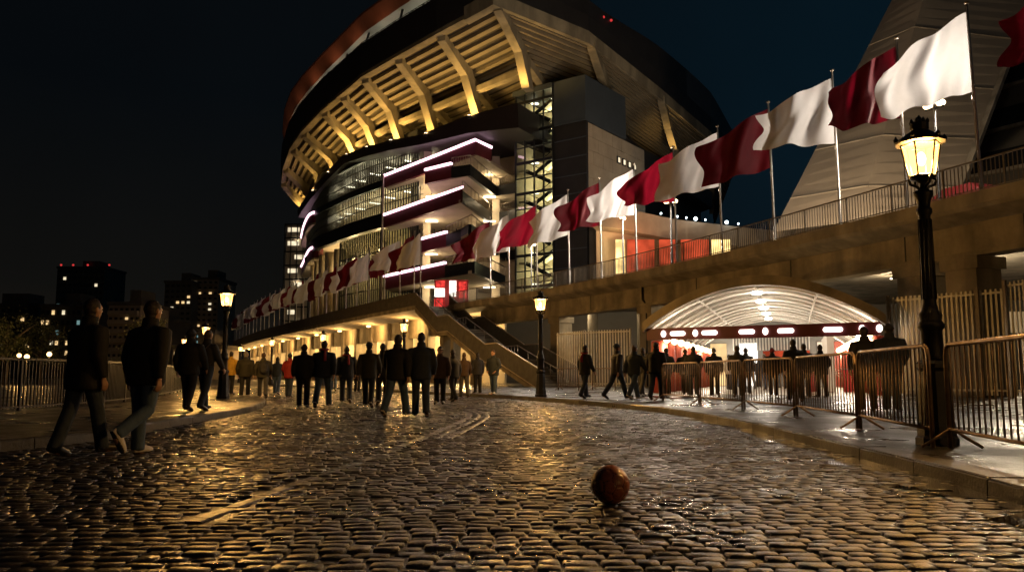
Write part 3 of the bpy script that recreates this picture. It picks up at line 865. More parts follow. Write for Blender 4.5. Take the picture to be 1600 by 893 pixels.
# raker ribs: column, knee, raking arm; uplight at each foot
for i in range(1, 14):
    r, k, f = rim[i] + inw[i] * 0.5 - Vector((0, 0, 0.35)), knee[i], foot[i]
    # the underside lies on the line rim -> inner; put the knee just below it
    kz = lerp(rim[i].z, inner[i].z, 6.5 / 24) - 0.9
    k = Vector((k.x, k.y, min(k.z, kz)))
    tang = Vector((-inw[i].y, inw[i].x, 0))
    w = 0.45
    def sec(p, up, down):
        return [p + tang * w + up, p - tang * w + up, p - tang * w + down, p + tang * w + down]
    mb = MB()
    A = sec(r, Vector((0, 0, 0.5)), Vector((0, 0, -0.35)))
    B = sec(k, inw[i] * 0.8 + Vector((0, 0, 0.8)), -inw[i] * 0.55 - Vector((0, 0, 0.2)))
    C_ = sec(f, inw[i] * 0.8, -inw[i] * 0.55)
    mb.add(A + B + C_, [(0, 1, 2, 3)] + [(a + o, (a + 1) % 4 + o, (a + 1) % 4 + 4 + o, a + 4 + o) for o in (0, 4) for a in range(4)] + [(11, 10, 9, 8)])
    # inner raker going down behind the column
    q = inner[i] + Vector((0, 0, -0.3)); mb.beam(k + inw[i] * 0.9 + Vector((0, 0, -0.1)), q, 0.8, 0.9)
    mb.build('raker_rib', M['raker'], sta)
    o = f - inw[i] * 2.3 + Vector((0, 0, -0.3))
    if i not in (10, 11):
        mb = MB(); mb.lathe([(0.22, -0.25), (0.25, 0.05)], 10, (o.x, o.y, o.z), 0); mb.lathe([(0.2, 0.06), (0.2, 0.1)], 10, (o.x, o.y, o.z), 1)
        mb.build('floodlight', [M['frame'], M['globe']], sta)
    pw = {1: 700, 2: 800, 3: 900, 4: 1000, 5: 1300, 6: 1300, 7: 1500, 8: 1500, 9: 1500, 10: 500, 11: 420, 12: 160, 13: 80}[i]
    lamp('uplight', 'SPOT', (o.x, o.y, o.z + 0.25), pw * 0.75, (1.0, 0.58, 0.15), sta, 0.25, aim=(o.x + inw[i].x * 2.2, o.y + inw[i].y * 2.2, o.z + 6), spot=R(155))
# ring beam tying the columns
kk = [Vector((k.x, k.y, lerp(f.z, k.z, 0.62))) + n * 1.2 for k, f, n in zip(knee, foot, inw)]
mb = MB(); D_k = dens(kk[:11])
mb.solid([[p + Vector((0, 0, -0.3)) for p in D_k], [p + Vector((0, 0, 0.3)) for p in D_k], [p + Vector((0.5, 0.7, 0.3)) for p in D_k], [p + Vector((0.5, 0.7, -0.3)) for p in D_k]])
mb.build('ring_beam', M['raker'], sta)
# parapet wall under the columns
def lin(pts, n=6):
    return [lerp(a, b, k / n) for a, b in zip(pts, pts[1:]) for k in range(n)] + [pts[-1]]
fe = [P(822, 168, 84)]
hgt = lambda k: 1.2 + 1.5 * max(0.0, (k - 42) / 12.0) if k < 54 else 2.7
ff = lin(foot[1:10] + fe)
fb = []
for i, p in enumerate(ff):
    d = ff[min(i + 1, len(ff) - 1)] - ff[max(i - 1, 0)]; d.z = 0; d.normalize(); fb.append(Vector((-d.y, d.x, 0)) if Vector((-d.y, d.x, 0)).y > 0 else Vector((d.y, -d.x, 0)))
mb = MB()
mb.solid([[p - n * 1.9 + Vector((0, 0, -0.05)) for p, n in zip(ff, fb)], [Vector((p.x - n.x * 1.7, p.y - n.y * 1.7, p.z - hgt(k_)))  for k_, (p, n) in enumerate(zip(ff, fb))],
          [Vector((p.x + n.x * 9, p.y + n.y * 9, p.z - hgt(k_)))  for k_, (p, n) in enumerate(zip(ff, fb))], [p + n * 9 + Vector((0, 0, -0.05)) for p, n in zip(ff, fb)]])
mb.build('top_slab', M['maroondark'], sta)
fr_ = lin([P(946, 190, 88), P(1010, 235, 98), P(1060, 262, 108), P(1112, 300, 119)])
mb = MB(); mb.solid([[p for p in fr_], [p + Vector((0, 0, -2.5)) for p in fr_], [p + Vector((-3, 9, -2.5)) for p in fr_], [p + Vector((-3, 9, 0)) for p in fr_]])
mb.build('top_slab', M['cladding'], sta)
mb = MB(); mb.solid([[p + Vector((-1, 3, -2.4)) for p in fr_], [Vector((p.x - 1, p.y + 3, DZ)) for p in fr_], [Vector((p.x - 2, p.y + 6, DZ)) for p in fr_], [p + Vector((-2, 6, -2.4)) for p in fr_]])
mb.build('flank_wall', M['cladding'], sta)

# glazed curtain wall on the left
ZT = 29.7
gtop = smooth_line([H(px, py, ZT) for px, py in ((655, 226), (600, 245), (556, 263), (522, 281), (501, 293), (489, 307), (481, 322))], 5)
def gz(z, off=0.0):
    o = []
    for i, p in enumerate(gtop):
        d = (gtop[min(i + 1, len(gtop) - 1)] - gtop[max(i - 1, 0)]).normalized(); n = Vector((-d.y, d.x, 0))
        if n.dot(Vector((0, 150, 0)) - p) < 0: n = -n
        o.append(Vector((p.x, p.y, z)) + n * off)
    return o
def gband(z0, z1, off0, off1, name, m):
    mb = MB(); mb.solid([gz(z0, off0), gz(z1, off0), gz(z1, off1), gz(z0, off1)]); return mb.build(name, m, sta)
gband(30.0, 31.4, -0.35, 0.5, 'fascia_band', M['frame'])
gband(31.4, 31.6, -0.3, 9.0, 'roof_slab', M['frame'])
gband(25.6, 26.5, -0.25, 0.3, 'fascia_band', M['frame'])
gband(20.1, 22.0, -0.35, 0.5, 'fascia_band', M['frame'])
gband(7.0, 30.0, 7.0, 7.3, 'room_wall', M['beige'])
for z in (25.9, 20.8): gband(z, z + 0.3, 0.31, 7.0, 'floor_slab', M['beige'])
mb = MB(); mb.loft([gz(22.0), gz(25.6)]); mb.loft([gz(26.5), gz(30.0)]); mb.build('glazing', M['glass'], sta)
mb = MB()
for z in (23.2, 24.4, 27.7, 28.9): mb.solid([gz(z, -0.08), gz(z + 0.09, -0.08), gz(z + 0.09, 0.06), gz(z, 0.06)])
fine = smooth_line(gz(0), 3)
for i, p in enumerate(fine):
    mb.box((p.x, p.y, 26.0), (0.14, 0.14, 7.9))
mb.build('mullions', M['frame'], sta)
for i in range(1, len(gtop) - 1, 3):
    p = gz(0, 3.0)[i]
    for z in (24.6, 28.8):
        mb = MB(); mb.box((p.x, p.y, z + 0.5), (1.6, 0.3, 0.1), 0.6); mb.build('ceiling_light', M['whitelight'], sta)
        lamp('room_light', 'POINT', (p.x, p.y, z), 320, PALE, sta, 0.5)
# lower glazing (dark) right part, lit piers at the left
mb = MB(); n0 = 14; mb.loft([gz(7.0)[:n0], gz(19.9)[:n0]]); mb.build('glazing', M['glass'], sta)
mb = MB()
for i, p in enumerate(smooth_line(gz(0)[:n0], 3)): mb.box((p.x, p.y, 13.4), (0.15, 0.15, 12.8))
for z in (9.5, 12, 14.5, 17): mb.solid([gz(z, -0.08)[:n0], gz(z + 0.12, -0.08)[:n0], gz(z + 0.12, 0.06)[:n0], gz(z, 0.06)[:n0]])
mb.build('mullions', M['frame'], sta)
for i in (15, 18, 21, 24, 27):
    p = gz(0, 1.2)[i]; mb = MB(); mb.lathe([(0.9, 7), (0.9, 19.3)], 18, (p.x, p.y, 0)); mb.build('column', M['beige'], sta)
for i in (4, 10, 16, 20, 25):
    p = gz(0, 4.0)[i]; lamp('porch_light', 'POINT', (p.x, p.y, 17.5), 420, (1, 0.72, 0.34), sta, 0.3)
    mb = MB(); mb.sph((p.x, p.y, 18.3), 0.35, 10, 6); mb.build('porch_lamp', M['globe'], sta)

# terraces with LED edges
back = [Vector((-17.5, 108, 0)), Vector((2.5, 102, 0))]
def balcony(pts, z, led_to, fh=1.5, closed_back=True):
    path = [H(px, py, z) for px, py in pts]
    cen = Vector((-4, 130, 0))
    nn = []
    for i, p in enumerate(path):
        d = (path[min(i + 1, len(path) - 1)] - path[max(i - 1, 0)]); d.z = 0; d.normalize(); n = Vector((-d.y, d.x, 0))
        if n.dot(cen - p) < 0: n = -n
        nn.append(n)
    def strip_(a, b, m, nm, z0, z1, o0, o1):
        mb = MB(); q = path[a:b]; k = nn[a:b]
        mb.solid([[p + n * o0 + Vector((0, 0, z0)) for p, n in zip(q, k)], [p + n * o0 + Vector((0, 0, z1)) for p, n in zip(q, k)],
                  [p + n * o1 + Vector((0, 0, z1)) for p, n in zip(q, k)], [p + n * o1 + Vector((0, 0, z0)) for p, n in zip(q, k)]])
        return mb.build(nm, m, sta)
    if led_to > 1:
        strip_(0, led_to, M['maroonclad'], 'balcony_front', -fh, -0.03, 0, 0.4)
        led = strip_(0, led_to, M['led'], 'led_strip', 0.0, 0.26, -0.12, 0.2)
    if led_to < len(path):
        strip_(max(led_to - 1, 0), len(path), M['frame'], 'balcony_front', -fh, -0.25, 0.01, 0.4)
        mb = MB()
        q = path[max(led_to - 1, 0):]
        for a, b in zip(q, q[1:]):
            mb.tube([a + Vector((0, 0, 0.75)), b + Vector((0, 0, 0.75))], 0.06, 6)
            for k in range(9): c = lerp(a, b, k / 8); mb.tube([c + Vector((0, 0, -0.3)), c + Vector((0, 0, 0.75))], 0.03, 5)
        mb.build('balcony_rail', M['steel'], sta)
    mb = MB(); pl_ = [(p + n * 0.41).xy for p, n in zip(path, nn)]
    mb.poly([tuple(p) for p in pl_] + [(2.4, 101.5), (path[0].x + 0.5, max(path[0].y + 1.5, 103))], z - fh - 0.02, z - fh + 0.33)
    mb.build('balcony_slab', M['beige'], sta)
    return path
balcony([(600, 276), (680, 245), (743, 220), (768, 232)], 26.5, 4)
balcony([(664, 267), (705, 257), (735, 253), (776, 287), (806, 281)], 23.8, 2)
balcony([(600, 337), (665, 314), (723, 294), (770, 331), (806, 323)], 20.9, 3)
balcony([(657, 375), (697, 364), (737, 346), (790, 389), (806, 386)], 16.8, 2)
balcony([(600, 433), (650, 422), (695, 412), (742, 404), (790, 427)], 12.9, 3)
mb = MB(); mb.poly([(-13.2, 103.0), (2.2, 101.6), (2.2, 102.2), (-13.2, 103.8)], 7, 30); mb.build('terrace_wall', M['beige'], sta)
for px in (668, 738, 775):
    p = P(px, 300, 97); mb = MB(); mb.box((p.x, p.y, 18), (0.9, 0.9, 22)); mb.build('column', M['beige'], sta)
mb = MB()
for i in range(9):
    x = -12.8 + i * 0.95
    mb.box((x, 101.0 + (3 - i) * 0.12, 17), (0.12, 0.12, 18))
for z in range(8, 27, 2): mb.beam((-13, 101.4, z), (-5, 100.5, z), 0.1, 0.1)
mb.build('mullions', M['frame'], sta)
for z in (11.0, 15.0, 19.0, 22.0, 24.8):
    for px in (675, 765):
        p = P(px, 300, 95); q = Vector((p.x, p.y, z))
        mb = MB(); mb.box((q.x, q.y, z + 0.25), (1.4, 0.4, 0.1)); mb.build('ceiling_light', M['whitelight'], sta)
        lamp('terrace_light', 'POINT', (q.x, q.y, z - 0.3), 120, (1.0, 0.76, 0.44), sta, 0.4)

p = P(597, 380, 101.5); mb = MB(); mb.tube([(p.x, p.y, DZ), (p.x, p.y, 26.6)], 0.16, 8); mb.build('terrace_post', M['steel'], sta)
# glazed stair tower
TL, TC, TR = H(806, 144, 33.0), H(914, 116, 33.0), H(946, 135, 33.0)
tw = (TC - TL).normalized(); tn = Vector((-tw.y, tw.x, 0));
if tn.y < 0: tn = -tn
ts = (TR - TC).normalized()
mid = lerp(TL, TC, 0.55); LW = (mid - TL).length; LT = (TC - TL).length
def tp(u, d, z): return Vector((TL.x, TL.y, 0)) + tw * u + tn * d + Vector((0, 0, z))
mb = MB()
mb.poly([tp(-0.3, 5.5, 0).xy, tp(LW, 5.5, 0).xy, tp(LW, 6, 0).xy, tp(-0.3, 6, 0).xy], DZ, 32.38); mb.poly([tp(-0.3, 0.25, 0).xy, tp(-0.12, 0.25, 0).xy, tp(-0.12, 5.49, 0).xy, tp(-0.3, 5.49, 0).xy], DZ, 32.38); mb.build('tower_wall', M['beige'], sta)
mb = MB()
mb.poly([tp(LW, 0, 0).xy, tp(LT, 0, 0).xy, (TR.x, TR.y), tp(LT, 9, 0).xy, tp(LW, 9, 0).xy], 28.0, 33.0, 0)
mb.poly([tp(-0.35, -0.2, 0).xy, tp(LW, -0.2, 0).xy, tp(LW, 6.2, 0).xy, tp(-0.35, 6.2, 0).xy], 32.4, 33.0, 0)
mb.poly([tp(LW + 0.02, 0.15, 0).xy, tp(LT - 0.02, 0.15, 0).xy, tp(LT - 0.05, 0.6, 0).xy, tp(LT - 2.2, 0.65, 0).xy, tp(LT - 2.2, 6, 0).xy, tp(LW + 0.02, 6, 0).xy], DZ, 27.99, 1)
for k in range(11): mb.box(tuple(tp((LW + LT) / 2, 0.1, 8.2 + k * 2.0)), (LT - LW, 0.2, 0.08), math.atan2(tw.y, tw.x))
mb.build('tower_core', [M['cladblue'], M['cladding']], sta)
# concrete panel side wall running back from the corner
wl_end = Vector((TC.x, TC.y, 0)) + ts * 13.5
c0 = Vector((TC.x, TC.y, 0)) - tw * 0.08 + ts * 0.62
mb = MB()
nrow = 14; z0_ = DZ; hz_ = (27.9 - DZ) / nrow
for r_ in range(nrow):
    off = (r_ % 2) * 1.1
    for k in range(7):
        a = max(0.0, k * 2.2 - off); b = min(13.5, (k + 1) * 2.2 - off)
        if b - a < 0.1: continue
        p, q = c0 + ts * (a + 0.02), c0 + ts * (b - 0.02)
        mb.poly([p.xy, q.xy, (q - tw * 1.0).xy, (p - tw * 1.0).xy], z0_ + r_ * hz_ + 0.025, z0_ + (r_ + 1) * hz_ - 0.025)
mb.poly([(c0 - tw * 0.06).xy, (c0 + ts * 13.4 - tw * 0.06).xy, (c0 + ts * 13.4 - tw * 0.9).xy, (c0 - tw * 0.9).xy], z0_, 27.88)
mb.build('panel_wall', M['block'], sta)
for a in (6.8, 8.1, 9.4, 10.7):
    p = c0 + ts * a + tw * 0.05; mb = MB(); mb.box((p.x, p.y, 25.2), (0.75, 0.14, 0.8), math.atan2(ts.y, ts.x), 0)
    mb.box((p.x + tw.x * 0.06, p.y + tw.y * 0.06, 25.2), (0.4, 0.10, 0.55), math.atan2(ts.y, ts.x), 1); mb.build('window', [M['frame'], M['winpale']], sta)
# the tower's frame, glass, stairs and lights
mb = MB()
for k in range(5): u = LW * k / 4; mb.box(tuple(tp(u, 0, 20)), (0.18 if k in (0, 4) else 0.1, 0.2, 26), math.atan2(tw.y, tw.x))
for z in [DZ + 1.75 * k for k in range(15)]: mb.box(tuple(tp(LW / 2, 0, z)), (LW, 0.16, 0.1 if int((z - DZ) / 1.75 + .1) % 2 else 0.3), math.atan2(tw.y, tw.x))
mb.build('tower_frame', M['frame'], sta)
mb = MB(); mb.quad(tp(0, 0.12, DZ), tp(LW, 0.12, DZ), tp(LW, 0.12, 32.4), tp(0, 0.12, 32.4)); mb.build('glazing', M['glass'], sta)
mb = MB(); ang = math.atan2(tw.y, tw.x)
for k in range(7):
    z = DZ + 3.5 * k + 1.0
    mb.box(tuple(tp(LW / 2, 4.6, z)), (LW - 0.2, 1.6, 0.2), ang)
    mb.box(tuple(tp(0.65, 1.3, z + 1.75)), (1.2, 1.6, 0.2), ang)
    for (ua, za, ub, zb, dd) in ((0.9, z + 1.75, LW - 0.9, z + 0.1, 1.4), (0.9, z + 1.75, LW - 0.9, z + 3.5, 3.0)):
        mb.beam(tp(ua, dd, za), tp(ub, dd, zb), 1.3, 0.16)
        mb.beam(tp(ua, dd - 0.7, za + 1.0), tp(ub, dd - 0.7, zb + 1.0), 0.06, 0.07, 1)
        mb.beam(tp(ua, dd - 0.68, za), tp(ub, dd - 0.68, zb), 0.06, 0.42, 1)
mb.build('tower_stairs', [M['beige'], M['frame']], sta)
for k in range(7):
    z = DZ + 3.5 * k + 4.0
    if z > 32: z = 31.8
    for u in (LW * 0.22, LW * 0.78):
        q = tp(u, 2.2, z); mb = MB(); mb.sph(q, (0.5, 0.3, 0.12), 10, 6); mb.build('ceiling_light', M['whitelight'], sta)
    q = tp(LW / 2, 4.0, z - 0.9); lamp('tower_light', 'POINT', q, 330, (1.0, 0.88, 0.52), sta, 0.3)
# curved balconies at the far left end, with LED edges
for z0_, ya, yb, yc in ((22.0, 331, 345, 375), (15.0, 386, 400, 420)):
    pts = [P(498, ya, 124), P(484, yb - 6, 126), P(475, yb + 8, 130), P(471, yc, 136)]
    z = pts[0].z
    pts = smooth_line([Vector((p.x, p.y, z)) for p in [pts[0], pts[1], H(475, yb + 8, z) if z > 2 else pts[2], H(471, yc - 4, z)]], 4)
    mb = MB(); mb.solid([[p + Vector((0, 0, -1.6)) for p in pts], [p + Vector((0, 0, -0.05)) for p in pts], [p + Vector((0.6, 0.4, -0.05)) for p in pts], [p + Vector((0.6, 0.4, -1.6)) for p in pts]]); mb.build('balcony_front', M['maroonclad'], sta)
    mb = MB(); mb.tube(pts, 0.22, 6); mb.build('led_strip', M['led'], sta)
    mb = MB(); mb.poly([p.xy for p in pts] + [(pts[-1].x + 12, pts[-1].y + 8), (pts[0].x + 3, pts[0].y + 14)], z - 1.9, z - 1.62); mb.build('balcony_slab', M['beige'], sta)
    lamp('terrace_light', 'POINT', (pts[6].x + 3, pts[6].y + 1.5, z - 3.0), 300, PALE, sta, 0.4)

# ================================================================== GLASS STAIR BLOCK beyond the stadium's left end
gb = P(462, 470, 165)
gt = thing('glass_stair_block', (gb.x, gb.y, 0), 'narrow glazed stair block lit on every landing, left of the stadium', 'tower')
zt = P(462, 350, 165).z; wd = 5.2
mb = MB(); mb.box((gb.x, gb.y + 2.6, zt / 2), (wd - 0.3, 4.6, zt - 0.2)); mb.build('core', M['facade2'], gt)
mb = MB()
for k in range(5): mb.box((gb.x - wd / 2 + wd * k / 4, gb.y - 0.2, zt / 2), (0.16, 0.3, zt))
for k in range(12): mb.box((gb.x, gb.y - 0.2, 0.4 + k * (zt - 0.5) / 11), (wd, 0.34, 0.3))
mb.build('frame', M['frame'], gt)
for k in range(11):
    z = 0.4 + (k + 0.5) * (zt - 0.5) / 11
    mb = MB(); mb.box((gb.x + random.choice((-0.9, 0.6)), gb.y + 0.25, z + 0.4), (random.uniform(1.4, 2.6), 0.1, 0.9)); mb.build('window', M['winpale'], gt)
    if k % 3 == 0: lamp('landing_light', 'POINT', (gb.x, gb.y - 0.05, z + 0.8), 60, PALE, gt, 0.2)

# ================================================================== SLOPED CONCRETE BUILDING and others at the right
def hexa(b, t):
    mb = MB(); n = len(b)
    mb.add(list(b) + list(t), [tuple(range(n))] + [tuple(range(2 * n - 1, n - 1, -1))] + [(i, (i + 1) % n, n + (i + 1) % n, n + i) for i in range(n)])
    return mb
B0, B1, B2 = P(1208, 362, 66), P(1340, 345, 62), P(1480, 345, 60)
T0, T1, T2 = P(1408, -28, 72), P(1460, -60, 69), P(1622, -30, 70)
sb = thing('sloped_building', (B1.x, B1.y, DZ), 'towering concrete building with steeply sloping panelled walls behind the nearest flags', 'building')
ring_b = [B0, B1, B2, B2 + Vector((6, 30, 0)), B0 + Vector((10, 30, 0)), B0]; ring_t = [T0, T1, T2, T2 + Vector((5, 26, 0)), T0 + Vector((8, 26, 0)), T0]
mb = MB(); mb.loft([[lerp(a, b, k / 25) for a, b in zip(ring_b, ring_t)] for k in range(26)]); mb.add(ring_t[:5], [(0, 1, 2, 3, 4)]); mb.build('wall', M['slope'], sb)
for t in (0.12, 0.30, 0.50, 0.72):
    mb = MB()
    a, b, c = lerp(B0, T0, t), lerp(B1, T1, t), lerp(B2, T2, t)
    o = Vector((0, -0.03, 0)); mb.beam(a + o, b + o, 0.08, 0.06); mb.beam(b + o, c + o, 0.08, 0.06)
    mb.build('panel_joint', M['concrete'], sb)
mb = MB(); mb.beam(B2 + Vector((0, -0.1, 0)), T2 + Vector((0, -0.1, 0)), 0.5, 0.35); mb.build('edge_trim', M['concrete'], sb)
for px, Y in ((1262, 60), (1400, 54)):
    p = P(px, 352, Y); mb = MB(); mb.box((p.x, p.y, DZ + 0.18), (0.5, 0.35, 0.35)); mb.build('floodlight', M['frame'], sb)
    lamp('flood_bulb', 'SPOT', (p.x, p.y, DZ + 0.5), 3500, (1, 0.74, 0.46), sb, 0.2, aim=(p.x + 1, p.y + 5, DZ + 9), spot=R(130))
ob = thing('office_block', (50, 78, 0), 'dark block with bands of unlit windows at the right edge', 'building')
c0_ = P(1470, 340, 84); c1_ = P(1760, 340, 70)
mb = MB(); mb.poly([c0_.xy, c1_.xy, (c1_.x + 10, c1_.y + 25), (c0_.x + 10, c0_.y + 25)], 0, 45); mb.build('wall', M['facade'], ob)
d_ = (c1_ - c0_); d_.z = 0; Lb = d_.length; d_.normalize(); nb_ = Vector((d_.y, -d_.x, 0))
for k in range(6):
    z = 14 + k * 4.2; a = Vector((c0_.x, c0_.y, z)) + d_ * 0.6 + nb_ * 0.06; b = a + d_ * (Lb - 1.2)
    mb = MB(); mb.beam(a, b, 0.14, 1.9); mb.build('window_band', M['pane'], ob)
    mb = MB(); mb.beam(a + Vector((0, 0, -1.2)) + nb_ * 0.2, b + Vector((0, 0, -1.2)) + nb_ * 0.2, 0.5, 0.35); mb.build('ledge', M['concrete'], ob)
# low wing between stadium and sloped building, red-lit shops, floodlights on its roof
lw = thing('low_wing', (18, 84, DZ), 'low curved stadium wing with red lit kiosks and white roof floodlights', 'building')
top_ = [H(px, py, 17.5) for px, py in ((920, 316), (960, 322), (1010, 333), (1060, 343), (1120, 350), (1190, 358), (1240, 362))]
top_ = smooth_line(top_, 4)
mb = MB(); mb.solid([[p for p in top_], [Vector((p.x, p.y, 15.3)) for p in top_], [Vector((p.x + 2, p.y + 6, 15.3)) for p in top_], [Vector((p.x + 2, p.y + 6, 17.5)) for p in top_]]); mb.build('parapet', M['block'], lw)
mb = MB(); mb.solid([[Vector((p.x + 1, p.y + 3, 15.29)) for p in top_], [Vector((p.x + 1, p.y + 3, DZ)) for p in top_], [Vector((p.x + 1.5, p.y + 4, DZ)) for p in top_], [Vector((p.x + 1.5, p.y + 4, 15.29)) for p in top_]]); mb.build('wall', M['beige'], lw)
for px0, px1, k in ((962, 976, 'shopwarm'), (980, 1022, 'shopred'), (1030, 1058, 'shopred'), (1064, 1108, 'shopred'), (1112, 1140, 'shopwarm')):
    a = H(px0, 392, 10.6); b = H(px1, 392 + (px1 - px0) * 0.05, 10.6)
    Y = 79; xa, xb = (px0 - 800) / FPX * (Y + 1), (px1 - 800) / FPX * (Y + 1)
    mb = MB(); mb.box(((xa + xb) / 2, Y, 12.6), (xb - xa, 0.3, 3.4)); mb.build('kiosk_front', M[k], lw)
    lamp('kiosk_light', 'POINT', ((xa + xb) / 2, Y - 1.2, 14.0), 90, (1, 0.3, 0.1) if k == 'shopred' else (1, 0.65, 0.3), lw, 0.3)
for i, px in enumerate((1040, 1062, 1072, 1088, 1105, 1111, 1132, 1140, 1152)):
    q = min(top_, key=lambda p: abs(800 + FPX * p.x / (p.y * _ct + 16.6 * _st) - px)); s_ = 0.2 if i in (3, 6) else 0.10
    mb = MB(); mb.tube([(q.x, q.y + 0.5, 17.5), (q.x, q.y + 0.5, 17.8)], 0.06, 6, 0); mb.sph((q.x, q.y + 0.5, 17.95), s_, 10, 6, 1); mb.build('floodlight', [M['frame'], M['coolwhite']], lw)
    if i in (3, 6): lamp('flood_bulb', 'POINT', (q.x, q.y - 0.2, 18.6), 120, (0.8, 0.93, 1.0), lw, 0.2)

# ================================================================== ENTRANCE CANOPY
FL, FRt = Vector((5.62, 34.3, 0)), Vector((13.85, 29.6, 0))
ax = Vector((0.33, 0.944, 0)).normalized(); cw = (FRt - FL).normalized(); CW = (FRt - FL).length; CD = 24.0
cn = thing('entrance_canopy', ((FL.x + FRt.x) / 2, (FL.y + FRt.y) / 2, 0), 'arched entrance canopy with lit ribs and a maroon sign beam', 'canopy')
ZS, ZA = 2.75, 4.5
def arch(d, r=0.0, n=28, u0=0.0, u1=1.0):
    o = []
    for k in range(n + 1):
        u = u0 + (u1 - u0) * k / n; x = 2 * u - 1
        z = ZS + (ZA - ZS) * (1 - x * x) ** 0.62 if abs(x) < 1 else ZS
        z = ZS + (ZA - ZS) * math.cos(x * math.pi / 2) ** 0.85 if abs(x) < 0.999 else ZS
        o.append(FL + cw * (CW * u) + ax * d + Vector((0, 0, z + r)))
    return o
mb = MB(); mb.solid([arch(-0.15, -0.03), arch(-0.15, 0.36), arch(0.35, 0.36), arch(0.35, -0.03)]); mb.build('front_arch', M['girder'], cn)
mb = MB(); mb.solid([arch(0.36, 0.12), arch(CD, 0.12), arch(CD, 0.2), arch(0.36, 0.2)]); mb.build('membrane', M['cream'], cn)
for k in range(12):
    mb = MB(); mb.tube([p + Vector((0, 0, 0.0)) for p in arch(1.3 + k * 1.95, 0.02, 24)], 0.075, 6); mb.build('rib', M['white'], cn)
for u in (0.25, 0.5, 0.75):
    mb = MB(); a = arch(0.4, -0.0, 4)[int(u * 4)]; mb.tube([a, a + ax * (CD - 0.6)], 0.05, 6); mb.build('purlin', M['white'], cn)
for k in range(5):
    p = arch(2.5 + k * 4.2, -0.02, 2)[1]
    mb = MB(); mb.sph(p + Vector((0, 0, -0.08)), (0.26, 0.26, 0.1), 12, 6); mb.build('ceiling_light', M['whitelight'], cn)
    lamp('canopy_light', 'POINT', p + Vector((0, 0, -0.75)), 60, (1, 0.86, 0.68), cn, 0.2)
# sign beam with glowing panels
sa_, sb_ = FL + cw * 0.15 + ax * 0.3, FL + cw * (CW - 0.15) + ax * 0.3
mb = MB(); mb.beam(sa_ + Vector((0, 0, 2.62)), sb_ + Vector((0, 0, 2.62)), 0.25, 0.5); mb.build('sign_beam', M['maroonclad'], cn)
angc = math.atan2(cw.y, cw.x)
def pill(px, w, h=0.19, k='signglow', round_=False):
    # position along the sign beam by picture column
    best = min((abs(800 + FPX * q.x / (q.y * _ct + 1.7 * _st) - px), t) for t in [i / 400 for i in range(401)] for q in [lerp(sa_, sb_, t)])
    q = lerp(sa_, sb_, best[1]) - ax * 0.15
    mb = MB(); n = 14; vs = []
    for k_ in range(n):
        t = 2 * math.pi * k_ / n; cx_ = math.cos(t); sz = math.sin(t)
        xx = (w / 2 - h / 2) * (1 if cx_ > 0 else -1) + cx_ * h / 2 if not round_ else cx_ * w / 2
        vs.append(q + cw * xx + Vector((0, 0, 2.62 + sz * (h if round_ else h) / 2)))
    fr = [v - ax * 0.05 for v in vs]
    mb.add(vs + fr, [tuple(range(n, 2 * n))] + [(i, (i + 1) % n, n + (i + 1) % n, n + i) for i in range(n)])
    mb.build('glowing_panel', M['signglow'], cn)
M['signglow'] = glow('sign_panel_glow', (1.0, 0.84, 0.74), 2.2)
for px, w in ((1060, 0.66), (1109, 0.66), (1167, 0.64), (1228, 0.64), (1301, 0.72)): pill(px, w)
for px in (1038, 1087, 1196, 1346, 1373): pill(px, 0.22, 0.29, round_=True)
# red columns with globe lamps, both sides
for k in range(10):
    for side, u in ((0, 0.06), (1, 0.985)):
        c = FL + cw * (CW * u) + ax * (0.9 + k * 2.35)
        mb = MB(); mb.lathe([(0.36, PZ), (0.36, 2.30), (0.30, 2.36)], 18, (c.x, c.y, 0)); col_ = mb.build('column', M['brickred'], cn)
        mb = MB(); mb.tube([(c.x, c.y, 2.3), (c.x, c.y, ZS + 0.1)], 0.06, 8); mb.build('column_stub', M['grey'], cn)
        gq = c + cw * (0.38 if side == 0 else -0.42) - ax * 0.2
        mb = MB(); mb.sph((gq.x, gq.y, 2.42), 0.16, 12, 8); mb.build('globe_lamp', M['globe'], cn)
        if k % 3 == 0: lamp('globe_bulb', 'POINT', (gq.x + cw.x * (0.3 - 0.6 * side), gq.y + cw.y * (0.3 - 0.6 * side), 2.3), 110, (1, 0.84, 0.64), cn, 0.15)
# back of the passage
bk = FL + ax * CD
mb = MB(); mb.beam(bk + cw * -1 + Vector((0, 0, 2.4)), bk + cw * (CW + 1) + Vector((0, 0, 2.4)), 0.3, 4.8); mb.build('rear_wall', M['grey'], cn)
mb = MB(); mb.beam(bk + cw * 4.2 - ax * 0.3 + Vector((0, 0, 2.2)), bk + cw * 7.2 - ax * 0.3 + Vector((0, 0, 2.2)), 0.12, 0.6); mb.build('red_banner', M['shopred'], cn)
for u, w_, k in ((0.6, 1.1, 'winwarm'), (2.6, 1.2, 'posterw'), (7.7, 0.8, 'white'), (8.7, 0.9, 'brickred')):
    mb = MB(); mb.beam(bk + cw * u - ax * 0.25 + Vector((0, 0, 1.6)), bk + cw * (u + w_) - ax * 0.25 + Vector((0, 0, 1.6)), 0.12, 2.9); mb.build('rear_panel', M[k], cn)
mb = MB()
for k in range(26): q = bk + cw * (2.2 + k * 0.2) - ax * 0.35; mb.box((q.x, q.y, 3.0), (0.05, 0.05, 0.9), angc)
mb.build('hanging_slats', M['white'], cn)
c0c = FL + cw * (CW * 0.82) + ax * 6; c1c = c0c + ax * 7
mb = MB(); mb.beam((c0c.x, c0c.y, 1.45), (c1c.x, c1c.y, 1.45), 0.3, 2.6); mb.build('side_wall', M['white'], cn)
